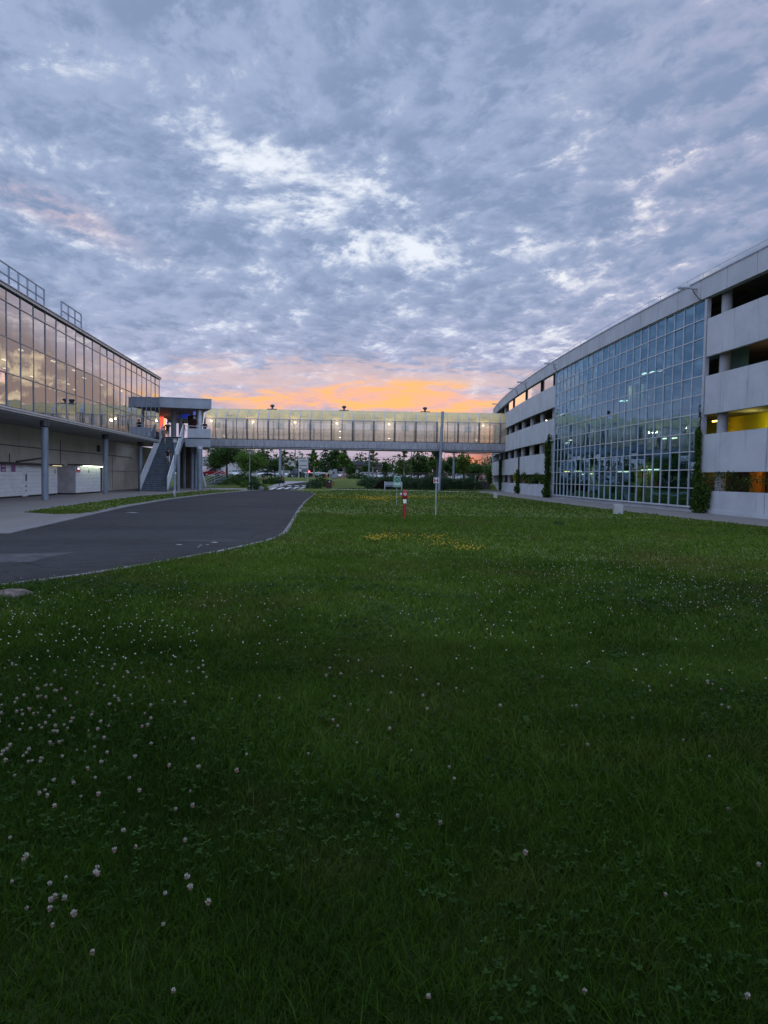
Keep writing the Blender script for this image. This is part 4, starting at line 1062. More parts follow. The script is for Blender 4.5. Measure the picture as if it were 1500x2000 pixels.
# hydrant
o = thing('fire_hydrant', 'red fire hydrant with a white collar standing in the lawn', 'fire hydrant', at(790,1013))
mb = MB(); mb.lathe([(.075,-.05),(.075,.02),(.062,.03),(.062,.70)],(0,0,0),16); mb.lathe([(.08,-.02),(.08,.035)],(0,0,0),16); mb.build('standpipe', M_red, o, smooth=True)
mb = MB(); mb.lathe([(.066,.60),(.068,.61),(.068,.745),(.066,.755)],(0,0,0),16); mb.build('collar', M_whitep, o, smooth=True)
mb = MB(); mb.lathe([(.064,.756),(.075,.79),(.095,.83),(.10,.90),(.098,1.0),(.085,1.06),(.05,1.10),(.03,1.115),(.03,1.14),(.0,1.145)],(0,0,0),18); mb.build('head', M_red, o, smooth=True)
mb = MB(); mb.tube([(-.05,0,.93),(-.12,0,.93)],.062,14); mb.mat(1).tube([(-.12,0,.93),(-.185,0,.93)],.078,14); mb.build('side_outlet', [M_red, simple('outlet_cap',(.33,.34,.35),.4,.3)], o, smooth=True)
mb = MB(); mb.tube([(0,-.05,.955),(0,-.115,.955)],.062,16); mb.mat(1).tube([(0,-.115,.955),(0,-.122,.955)],.055,16); mb.mat(0).tube([(0,-.122,.955),(0,-.132,.955)],.036,14); mb.mat(1).tube([(0,-.132,.955),(0,-.14,.955)],.014,10); mb.build('front_cap', [M_red, M_whitep], o)
# assembly point sign
bx, by, bz = at(774,988)
o = thing('assembly_point_sign', 'green and white assembly point sign on a thin post in the lawn', 'sign', (bx,by,bz))
sx_ = xat(775.5,by,1.3)-bx; zb, zt = zat(775,951.2,by), zat(775,930.5,by); W = .375; H = zt-zb; zc_ = (zb+zt)/2
mb = MB(); mb.tube([(0,.02,-.1),(sx_,.02,zt-.05)],.015,8); mb.build('post', M_alu, o)
Mg = simple('sign_pale_green', (.38,.56,.45), .4, var=.03); Mdg = simple('sign_dark_green', (.01,.11,.06), .4, var=.03)
mb = MB(); mb.box((sx_,-.012,zc_),(W,.02,H)); pl = mb.build('plate', Mg, o, bevel=.004)
mb = MB(); q = zt-.17; mb.box((sx_,-.0245,zt-.185),(W-.06,.005,.31)); mb.box((sx_,-.0245,zb+.065),(W-.06,.005,.085)); pn = mb.build('green_panel', Mdg, pl); 
mb = MB(); c0 = zt-.185; yv = -.0295
def tri(mb, pts): mb.extr([(p[0],p[1]) for p in pts], lambda u,w,t: (sx_+u, t, c0+w), -.027, -.032)
for a, b_ in ((-1,-1),(1,-1),(-1,1),(1,1)):   # four corner arrows towards the group
    tri(mb, [(a*.055,b_*.055),(a*.115,b_*.06),(a*.075,b_*.10)][::(1 if a*b_>0 else -1)]); tri(mb, [(a*.085,b_*.07),(a*.135,b_*.125),(a*.122,b_*.138),(a*.073,b_*.083)][::(1 if a*b_>0 else -1)])
for u, w, s_ in ((0,.0,1),(-.035,.005,.8),(.035,.005,.8),(0,-.03,.8)):
    mb.box((sx_+u,-.0295,c0+w-.012),(.026*s_,.005,.055*s_)); mb.box((sx_+u,-.0295,c0+w+.032*s_),(.022*s_,.005,.022*s_))
for k in range(3): mb.box((sx_,-.0295,zb+.040+.026*k),(W-.12,.005,.011))
mb.build('pictogram', Mg, pl)
# hydrant marker sign
bx, by, bz = at(851,1007)
o = thing('marker_sign', 'small square red and white marker sign on a slim grey post', 'sign', (bx,by,bz))
sx_ = xat(852,by,1.5)-bx; zb, zt = zat(852,943.8,by), zat(852,932.8,by); W = .225
mb = MB(); mb.tube([(0,.02,-.1),(sx_,.02,zt-.03)],.022,8); mb.build('post', M_alu, o)
mb = MB(); mb.box((sx_,-.012,(zb+zt)/2),(W,.02,zt-zb)); pl = mb.build('plate', simple('sign_white', (.55,.55,.54), .5), o, bevel=.004)
mb = MB(); Mr2 = simple('sign_red', (.30,.015,.02), .4); zm = (zb+zt)/2
for s_ in (-1,1): mb.box((sx_+s_*.062,-.0245,zm),(.058,.005,.165))
mb.box((sx_,-.0245,zm-.005),(.066,.005,.03)); mb.build('symbol', Mr2, pl)
# bench, bin, concrete light blocks
bx, by = xat(768,89.2,.5), 89.2
o = thing('park_bench', 'grey metal park bench behind the assembly point sign', 'bench', (bx,by,0), .03)
for s_ in (-1,1):
    mb = MB(); mb.box((s_*1.06,0,.52),(.11,.16,1.05)); mb.lathe([(.055,1.045),(.04,1.09),(.0,1.10)],(s_*1.06,0,0),10); mb.box((s_*1.06,-.28,.22),(.07,.5,.06)); mb.build('post', M_alu, o)
mb = MB(); mb.box((0,.02,.78),(2.0,.05,.42)); mb.bar((-1,0,1.02),(1,0,1.02),.05); mb.build('backrest', M_can, o)
mb = MB(); [mb.box((0,-.14-.13*k,.46),(2.0,.11,.04)) for k in range(4)]; mb.build('seat', M_can, o)
o = thing('litter_bin', 'dark red-brown square litter bin beside the round bush', 'litter bin', at(642.5,953.5))
mb = MB(); mb.box((0,0,.48),(.72,.62,.92)); mb.build('bin_body', simple('bin_maroon',(.055,.018,.018),.5), o, bevel=.03)
mb = MB(); mb.box((0,0,1.02),(.78,.68,.12)); mb.box((0,-.32,.84),(.36,.03,.12)); mb.build('lid', M_black, o, bevel=.02)
mb = MB(); mb.box((.08,-.345,.86),(.16,.02,.14)); mb.build('notice', M_whitep, o)
def block(px, py, w, h, label):
    o = thing('concrete_block_light', label, 'light block', at(px,py), -.12, 'low concrete light blocks along the pavement')
    mb = MB(); mb.box((0,0,h/2-.02),(w,w,h+.04)); mb.build('concrete_body', M_block, o, bevel=.015)
    mb = MB(); mb.box((-w/2-.003,0,h*.62),(.006,w*.62,h*.3)); mb.build('louvre', M_alu, o)
block(967.5,973,.33,.46,'smaller far concrete block near the foot of the footbridge'); block(1207,1003.5,.42,.45,'near concrete block by the pavement before the glass front')
# mushroom lamps
def lamp(px, py, top, label, tube_r=.05):
    b = at(px,py); h = zat(px,top,b[1])-b[2]
    o = thing('street_lamp', label, 'street lamp', b, 0, 'mushroom-topped path lamps')
    mb = MB(); mb.lathe([(.09,-.05),(.09,.55),(tube_r,.60),(tube_r*.9,h-.42)],(0,0,0),12); mb.build('post', M_steel, o, smooth=True)
    mb = MB(); mb.box((0,-.095,.30),(.12,.02,.3)); mb.build('hatch', M_mull, o)
    mb = MB(); mb.lathe([(.06,h-.42),(.13,h-.40),(.15,h-.30),(.14,h-.14),(.10,h-.11)],(0,0,0),14); mb.build('globe', M_frost, o, smooth=True)
    mb = MB(); mb.lathe([(.12,h-.11),(.46,h-.09),(.47,h-.06),(.30,h-.02),(.0,h+.02)],(0,0,0),20); mb.build('cap', M_black, o, smooth=True)
lamp(341,971,852.5,'mushroom-topped lamp post standing before the outdoor stairs')
lamp(487.3,955,879,'mushroom-topped lamp post by the tall grassy bush')
# tall masts and posts beyond the bridge
def mast(px, Y, top, r, label, mat=M_steel, name='lamp_mast', head=None, cat='mast', group='tall masts beyond the footbridge'):
    x = xat(px,Y,3); z0 = terrain(0,Y); h = zat(px,top,Y)-z0
    o = thing(name, label, cat, (x,Y,z0), 0, group)
    mb = MB(); mb.tube([(0,0,-.1),(0,0,h*.5),(0,0,h)],[r,r*.85,r*.6],10); mb.build('pole', mat, o)
    if head:
        mb = MB()
        for s_ in head: mb.bar((0,0,h-.05),(s_*.9,0,h+.12),.07); mb.box((s_*1.1,0,h+.13),(.6,.25,.12))
        mb.build('lamp_head', M_dmull, o)
    return o
mast(547,122,862,.24,'thickest grey mast in front of the thin pale poplar')
mast(576.2,138,862,.11,'left one of the twin dark poles beside the cypresses',M_dmull)
mast(584,138,862,.10,'right one of the twin poles, paler than its neighbour',M_alu)
mast(601.5,106,889,.10,'pale post with a hood at the end of the pale footpath',M_alu,head=(0.0,))
mast(721,112,862,.13,'pale blue-grey mast left of the open sapling')
mast(803.5,118,862,.07,'slim dark mast between the pale birch and the dense tree',M_dmull)
mast(885.8,110,878,.18,'blue-grey mast with a flared foot right of the bridge pillar')
mast(690.5,200,897,.10,'distant lamp mast with twin arms left of the far woods',M_steel,head=(-1,1))
mast(748,205,898,.08,'distant lamp mast with twin arms near the conical tree',M_steel,head=(-1,1))
mast(767.5,210,912,.10,'short distant lamp mast behind the white post',M_steel,head=(.0,))
mast(565.5,230,904,.08,'distant thin lamp mast left of the twin poles',M_steel,head=(-1,1))
# round-sign post, white post, kiosk, boards
x, y = xat(645,100.5,1), 100.5
o = thing('road_sign', 'round grey-backed road sign on a post behind the litter bin', 'sign', (x,y,terrain(x,y)))
mb = MB(); mb.tube([(0,0,-.1),(0,0,2.35)],.04,8); mb.build('post', M_alu, o)
mb = MB(); mb.tube([(0,-.05,2.05),(0,-.075,2.05)],.30,20); mb.build('disc', M_mull, o)
def simple_thing(name, label, cat, px, Y, parts, rz=0, z=None, group=None):
    x = xat(px,Y,2); o = thing(name, label, cat, (x,Y,terrain(x,Y) if z is None else z), rz, group)
    for pn, mt, fn in parts:
        mb = MB(); fn(mb); mb.build(pn, mt, o)
    return o
simple_thing('signboard','white signboard with dark bands above the dark van','sign',591.5,150,[('board',M_block,lambda mb: mb.box((0,0,2.9),(2.0,.2,2.2))),('band',M_seam,lambda mb: [mb.box((0,-.105,z),(1.7,.012,.14)) for z in (3.5,2.55)]),('top',M_black,lambda mb: mb.box((-.2,0,4.1),(1.5,.25,.16))),('leg',M_black,lambda mb: [mb.box((q,0,.9),(.14,.14,1.8)) for q in (-.8,.8)])])
simple_thing('ticket_kiosk','slanted pale grey metal cabinet behind the litter bin','cabinet',653,118,[('housing',M_can,lambda mb: mb.extr([(-.45,0),(.45,0),(.45,1.55),(-.1,1.62),(-.45,1.15)],lambda u,w,t:(u,t,w),-.3,.3)),('base',M_dmull,lambda mb: mb.box((0,0,.04),(1.0,.7,.09))),('panel',M_seam,lambda mb: mb.box((-.1,-.305,.95),(.3,.012,.4)))])
simple_thing('stone_pillar','pale carved stone post above the juniper bank','stone post',777,125,[('shaft',M_conc,lambda mb: mb.lathe([(.38,0),(.34,.3),(.29,1.6),(.26,2.1),(.16,2.3),(0,2.38)],(0,0,0),10)),('plinth',M_kerb,lambda mb: mb.box((0,0,.1),(.9,.8,.22)))])
simple_thing('red_light','red lamp glowing on a post beside the road','signal lamp',603.5,116,[('lamp',lampmat('red_signal',(1,.05,.06),4),lambda mb: mb.tube([(0,-.12,1.05),(0,-.02,1.05)],.17,14)),('housing',M_black,lambda mb: mb.box((0,.06,1.05),(.42,.14,.6))),('post',M_black,lambda mb: mb.tube([(0,.06,0),(0,.06,.8)],.05,6))])
Mbol = simple('orange_post',(.42,.12,.05),.6)
for px, Y, lb in ((637,128,'orange post left of the slanted cabinet'),(638.8,128,'second orange post touching the one left of the cabinet'),(659.5,128,'orange post just right of the slanted cabinet'),(668,126,'orange post under the light street tree'),(674.5,126,'rightmost orange post by the trimmed hedge'),(651.5,102,'short orange-brown bollard before the slanted cabinet')):
    simple_thing('bollard',lb,'bollard',px,Y,[('post_body',Mbol,lambda mb: mb.lathe([(.10,-.1),(.10,.95),(.07,1.0),(0,1.02)],(0,0,0),10)),('band',M_whitep,lambda mb: mb.lathe([(.104,.70),(.104,.82)],(0,0,0),10))],group='orange posts by the car park entrance')
simple_thing('barrier_rail','long pale barrier rail before the parked cars','barrier',622,130,[('rail',M_whitep,lambda mb: mb.bar((-2.6,0,.95),(2.4,0,.95),.16)),('leg',M_alu,lambda mb: [mb.box((q,0,.45),(.14,.14,.9)) for q in (-2.3,0,2.1)])])
# fence beyond the junipers, white rail
o = thing('fence','low dark slatted fence running behind the juniper bank','fence',(xat(820,124,1),124,1.25))
x0, x1 = xat(700,124,1)-o.location.x, xat(957,124,1)-o.location.x
mb = MB(); x = x0
while x < x1: mb.box((x,0,.72),(.08,.04,1.2)); x += .24
mb.bar((x0,.03,.35),(x1,.03,.35),.06); mb.bar((x0,.03,1.22),(x1,.03,1.22),.08); mb.build('slats', simple('fence_brown',(.07,.055,.045),.8), o)
mb = MB(); x = x0
while x < x1: mb.box((x,.08,.68),(.22,.14,1.36)); x += 3.1
mb.build('fence_post', simple('fence_post_tan',(.24,.18,.13),.8), o)
# rocks
def rock(px, py, w, h, label, mat=M_rock):
    b = at(px,py); bm = bmesh.new(); bmesh.ops.create_icosphere(bm, subdivisions=4, radius=1)
    for v in bm.verts:
        n = mnoise.fractal(v.co*1.3+Vector((px,0,0)),1,2,4)*.22+mnoise.noise(v.co*5)*.05; v.co *= 1+n; v.co.z = max(v.co.z*h, -.3*h); v.co.x *= w/2; v.co.y *= w*.36
    me = bpy.data.meshes.new('rock'); bm.to_mesh(me); bm.free(); me.materials.append(mat); me.polygons.foreach_set('use_smooth',[True]*len(me.polygons))
    o = bpy.data.objects.new('rock', me); COL.objects.link(o); o.location = b; return tag(o, label, 'stone')
rock(18,1166,.58,.095,'flat reddish stone in the grass by the road')
rock(510.5,957.6,.62,.42,'pale rounded stone at the foot of the low green bush',M_kerb); rock(571.5,958.6,.55,.28,'pale stone at the lawn tip beside the crosswalk',M_kerb); rock(563.5,959.4,.22,.1,'tiny stone on the road beside the crosswalk',M_kerb)
# steps up the bank at the far right
x0, x1 = xat(929,101,0), xat(957,101,0)
o = thing('garden_steps','short flight of dark steps up the bank beside the cypress','steps',((x0+x1)/2,100.5,0))
mb = MB()
for k in range(6): mb.box((0,.0+.36*k+1.2,.105+.21*k-.4),(x1-x0,.40+1.6,.20+.8)); 
mb.build('step_flight', simple('step_stone',(.085,.07,.07),.8), o)
mb = MB(); [mb.box((0,.36*k-.02-.0,.2*1.05*(k+1)-.012),(x1-x0-.02,.05,.02)) for k in range(6)]; mb.build('step_edge', simple('step_edge',(.16,.14,.14),.8), o)
mb = MB(); mb.box((-(x1-x0)/2-.12,.3,.95),(.16,.2,2.3)); mb.box((-(x1-x0)/2-.12,1.6,1.2),(.12,1.9,.1)); mb.build('rail_post', M_conc, o)
# overhead lines
o = thing('power_lines','thin overhead cables strung across the sky below the footbridge','cables',(xat(700,175,10),175,0))
mb = MB()
for pa, pb in ((885,890),(894.5,899)):
    p0 = (xat(556,175,8)-o.location.x,0,zat(556,pa,175)); p1 = (xat(830,175,8)-o.location.x,0,zat(830,pb+1,175)); pts = []
    for k in range(13): t = k/12; pts.append((p0[0]+(p1[0]-p0[0])*t,0,p0[2]+(p1[2]-p0[2])*t-.6*math.sin(math.pi*t)))
    mb.tube(pts,.035,4)
mb.build('cable', M_dmull, o)
# low brown building far behind, hilltop house in the sunset
def house(px, Y, w, h, d, label, wallm, roofm, win=3):
    x = xat(px,Y,3); o = thing('house', label, 'building', (x,Y,1.25))
    mb = MB(); mb.box((0,d/2,h/2-.3),(w,d,h+.6)); mb.build('wall', wallm, o)
    mb = MB(); mb.extr([(-w/2-.4,h),(w/2+.4,h),(w*.32,h*1.28),(-w*.32,h*1.28)],lambda u,v,t:(u,t,v),-.3,d+.3); mb.build('roof', roofm, o)
    for k in range(win):
        q = -w/2+w*(k+.5)/win; mb = MB(); mb.box((q,-.02,h*.55),(w/win*.5,.06,h*.35)); mb.build('window', M_gcar, o)
house(697,228,16,4.2,9,'low dark brown building left of the far woods',simple('brown_wall',(.06,.045,.04),.8),simple('slate_roof',(.045,.05,.06),.7))
house(945,330,16,5.0,12,'pale flat building on the skyline under the sunset',simple('grey_wall',(.22,.21,.22),.8),simple('pink_roof',(.16,.10,.10),.7),6)
house(462,215,36,4.4,10,'long pale hall behind the white parked cars on the left',simple('pale_wall',(.40,.38,.38),.8),simple('grey_roof',(.28,.27,.28),.7),7)
house(534,230,9,4.5,8,'small brown building behind the white cars',simple('rust_wall',(.15,.08,.06),.8),simple('dark_roof',(.05,.045,.05),.7),2)

# ------------------------------------------------------------------ parcel lockers
def locker(d0, d1, off, h, label, group=None, z0=.10):
    """run of parcel lockers whose face is set off metres in front of the wall"""
    P0 = (WALLX(d0)+off, d0); o = thing('parcel_locker', label, 'parcel lockers', (P0[0],P0[1],0), 0, group)
    L = (d1-d0)*math.hypot(1,.0935); a = math.atan2(1,-.0935)  # local frame along the wall
    def W(u, n, z): # u along, n outwards
        ca, sa = math.cos(a), math.sin(a); return (u*ca+n*sa, u*sa-n*ca, z)
    def bx(mb, u0, u1, n0, n1, z0_, z1_): mb.hexa([W(u0,n0,z0_),W(u1,n0,z0_),W(u1,n1,z0_),W(u0,n1,z0_),W(u0,n0,z1_),W(u1,n0,z1_),W(u1,n1,z1_),W(u0,n1,z1_)])
    mb = MB(); bx(mb,0,L,-off+.02,0,z0,h); mb.build('cabinet', simple('locker_grey',(.40,.38,.38),.5), o)
    mb = MB(); bx(mb,.02,L-.02,-off+.05,-.06,.0,z0-.002); mb.build('base', M_black, o)
    rg = random.Random(int(d0)); u = .06; mb = MB(); top = h-.42
    pats = ((.26,.26,.26,.26,.26,.26),(.13,.13,.26,.13,.13,.26,.26,.26),(.26,.26,.26,.52,.26),(.13,.13,.13,.13,.26,.26,.52)); col_k = 0
    while u < L-.3:
        w = min(.48, L-.04-u); z = z0+.03; pt = pats[rg.choice((0,1,1,2,3))]; sc = (top-z)/sum(pt)
        for hh in pt: bx(mb,u,u+w-.014,0,.022,z,z+hh*sc-.014); z += hh*sc
        bx(mb,u,u+w-.014,0,.018,top+.006,h-.03); u += w
    mb.build('locker_door', M_white, o)
    mb = MB(); bx(mb,-.12,L+.12,-.5,.42,h+.02,h+.11); mb.build('rain_roof', M_black, o)
    return o, bx, L, W
o, bx, L, W = locker(36.2,49.1,.68,2.0,'long run of white parcel lockers under a black rain roof')
cu = (43.2-36.2)
mb = MB(); bx(mb,cu,cu+.5,.0,.16,.06,1.98); col_ = mb.build('terminal_column', M_whitep, o)
mb = MB(); bx(mb,cu+.16,cu+.36,.161,.17,1.0,1.42); bx(mb,cu+.18,cu+.32,.161,.17,.62,.74); bx(mb,cu+.2,cu+.3,.161,.17,.36,.46); mb.build('screen', M_seam, col_)
Mpo = simple('poster_violet',(.05,.015,.06),.5,emit=(.25,.10,.35),es=.12); Mor = simple('poster_orange',(.45,.08,.02),.5,emit=(.9,.2,.05),es=.15)
mb = MB(); bx(mb,4.1,4.75,.0,.035,1.55,1.96); bx(mb,5.5,6.05,.0,.035,1.55,1.96); mb.mat(1); bx(mb,4.25,4.65,.035,.04,1.82,1.90); bx(mb,4.25,4.65,.035,.04,1.62,1.68); mb.build('poster', [Mpo, M_whitep], o)
mb = MB(); bx(mb,10.6,11.25,.0,.035,1.56,1.96); mb.mat(1); bx(mb,10.6,11.25,.035,.04,1.57,1.66); mb.mat(2); bx(mb,10.72,11.1,.035,.04,1.74,1.86); mb.build('poster', [Mpo, Mor, M_whitep], o)
mb = MB(); bx(mb,11.4,13.0,.25,.29,1.99,2.015); mb.build('lamp_strip', lampmat('dim_warm_strip',(1,.85,.45),1.6), o)
mb = MB(); mb.bar(W(5.8,.2,2.15),W(9.0,.5,2.45),.10); mb.bar(W(9.0,.5,2.45),W(10.2,.1,2.2),.10); mb.build('lamp_bracket', M_black, o)
Mem = simple('emblem_grey',(.12,.12,.13),.5)
def emblem(W, u, z, o):
    mb = MB(); mb.tube([W(u,.022,z),W(u,.032,z)],.085,14)
    for k in range(6): a = k*math.pi/3; mb.tube([W(u+.13*math.cos(a),.022,z+.13*math.sin(a)),W(u+.13*math.cos(a),.032,z+.13*math.sin(a))],.035,8)
    mb.mat(1).tube([W(u,.032,z),W(u,.036,z)],.05,12); mb.build('emblem', [Mem, M_white], o)
emblem(W,12.45,1.60,o)
o, bx, L, W = locker(50.5,56.3,1.45,2.05,'shorter lit parcel locker bank next to the service door')
mb = MB(); bx(mb,.1,.9,.0,.035,1.58,2.0); mb.mat(1); bx(mb,.1,.9,.035,.04,1.59,1.69); mb.mat(2); bx(mb,.35,.8,.035,.04,1.78,1.92); mb.build('poster', [Mpo, Mor, lampmat('poster_glow',(1,.75,.9),1.3)], o)
mb = MB(); bx(mb,.95,L-.05,.22,.28,2.03,2.068); mb.build('lamp_strip', lampmat('cool_green_strip',(.86,1.0,.72),9), o)
emblem(W,2.9,1.66,o)

# ------------------------------------------------------------------ parked cars
def car_paint(name, col): return simple(name, col, .3, .1, var=.05, spec=.6)
def make_car(paint, label, kind='hatch'):
    o = thing('parked_car', label, 'car', (0,0,0), 0, 'cars in the car park beyond the footbridge')
    L_, W_ = 4.2, 1.78
    low = [(-2.1,.38),(-2.08,.62),(-1.95,.80),(-1.1,.92),(1.7,.96),(2.02,.90),(2.1,.62),(2.08,.35),(1.6,.26),(-1.7,.26)]
    cab = [(-1.15,.90),(-.45,1.40),(.2,1.48),(1.2,1.45),(1.85,.94)]
    if kind == 'van': cab = [(-1.55,.90),(-1.0,1.62),(-.6,1.78),(1.9,1.78),(2.04,.94)]
    def loft(mb, prof, w0, w1, zr):
        n = len(prof); zs = [z for _, z in prof]; lo, hi = min(zs), max(zs)
        ww = lambda z: (w0+(w1-w0)*(z-lo)/(hi-lo))/2
        mb.add([(x,-ww(z),z) for x, z in prof]+[(x,ww(z),z) for x, z in prof],[tuple(range(n)),tuple(range(2*n-1,n-1,-1))]+[(i,n+i,n+(i+1)%n,(i+1)%n) for i in range(n)])
    mb = MB(); loft(mb, low, 1.74, 1.78, 0); 
    rc = [(x*.96+.02, z+.012 if z > 1.2 else z) for x, z in cab]; hi = max(z for _, z in cab)
    mb.box((.38 if kind != 'van' else .5,0,hi+.005),(1.5 if kind != 'van' else 2.6,1.28,.05))
    for s_ in (-1,1):
        for a, b_ in zip(cab[:-1], cab[1:]): mb.bar((a[0],s_*(.84-(a[1]-.9)*.3),a[1]),(b_[0],s_*(.84-(b_[1]-.9)*.3),b_[1]),.06)
        mb.bar((.35,s_*.82,.92),(.35,s_*.70,1.44),.08)
    mb.build('body', paint, o, bevel=.05)
    mb = MB(); loft(mb, [(x*.985+.005,z-.01) for x, z in cab], 1.66, 1.30, 0); mb.build('windows', M_gcar_body, o)
    for sx_ in (-1.32,1.28):
        for s_ in (-1,1):
            mb = MB(); mb.tube([(sx_,s_*.72,.31),(sx_,s_*.90,.31)],.31,16); wh = mb.build('wheel', M_black, o)
            mb = MB(); mb.tube([(sx_,s_*.895,.31),(sx_,s_*.912,.31)],.19,12); mb.build('rim', M_alu, wh)
    for s_ in (-1,1):
        mb = MB(); mb.box((-2.03,s_*.62,.68),(.12,.36,.14)); mb.build('headlight', M_white, o)
        mb = MB(); mb.box((2.06,s_*.66,.80),(.08,.26,.22)); mb.build('tail_light', simple('tail_red',(.4,.02,.02),.3,emit=(1,.05,.04),es=.25), o)
    mb = MB(); mb.box((-2.105,0,.45),(.02,.5,.11)); mb.build('number_plate', M_whitep, o); return o
M_gcar_body = simple('car_window', (.02,.024,.03), .1, spec=.8)
paints = [car_paint('white_car',(.62,.63,.65)), car_paint('silver_car',(.32,.33,.35)), car_paint('dark_car',(.03,.035,.045)), car_paint('red_car',(.30,.012,.018)), car_paint('green_dark_car',(.03,.055,.05))]
protos = {}
def put_car(px, Y, rz, paint, label, kind='hatch'):
    x = xat(px,Y,1.5); z = terrain(x,Y)
    key = (paint, kind)
    if key not in protos: protos[key] = make_car(paints[paint], label, kind); c = protos[key]; c.location = (x,Y,z); c.rotation_euler = (0,0,rz); return c
    return dup(protos[key], (x,Y,z), rz, label)
H = math.pi/2
c = put_car(415.5,132,math.pi+.12,3,'red car seen under the big dark tree, tail light glowing')
mb = MB(); mb.box((2.09,-.70,.84),(.06,.34,.34)); mb.box((2.09,.70,.84),(.06,.34,.34)); mb.build('lit_tail_light', lampmat('lit_tail',(1,.12,.08),2.0), c); c.rotation_euler = (0,0,.45)
put_car(511,172,H+.15,0,'white car half behind the bush, leftmost of the white row')
put_car(522.5,172,H+.1,0,'white car second from left in the row left of the thick mast')
put_car(537,170,H+.2,1,'silver car just left of the thick mast')
put_car(543.5,174,H,0,'white car half hidden by the thick mast')
put_car(558.5,166,H+.25,0,'white car facing us just right of the thick mast')
put_car(575,168,H+.9,2,'dark car at the left of the twin poles')
put_car(583,140,.25,4,'low dark green van in front of the white signboard','van')
put_car(457,168,H+.5,0,'white car seen through the gap right of the big dark tree')
put_car(470,170,H,1,'silver car behind the bright green tree')
put_car(624,180,.2,1,'silver car behind the long barrier rail')
put_car(664.5,170,H,0,'small white car between the orange posts')
put_car(709.5,172,.1,0,'white car above the left end of the juniper bank')
put_car(729.5,172,H+.6,0,'white car right of the pale blue-grey mast')
put_car(742,172,.2,0,'white car side-on behind the purple shrub')
put_car(757,174,H+.4,1,'silver car left of the pale stone post')
put_car(770,172,.3,0,'white car half behind the pale stone post')
put_car(784,176,H,1,'silver car right of the pale stone post')
put_car(810.5,166,.25,0,'white car above the junipers under the dense tree')
put_car(896,160,.1,0,'white car glimpsed between the broad tree and the fence')

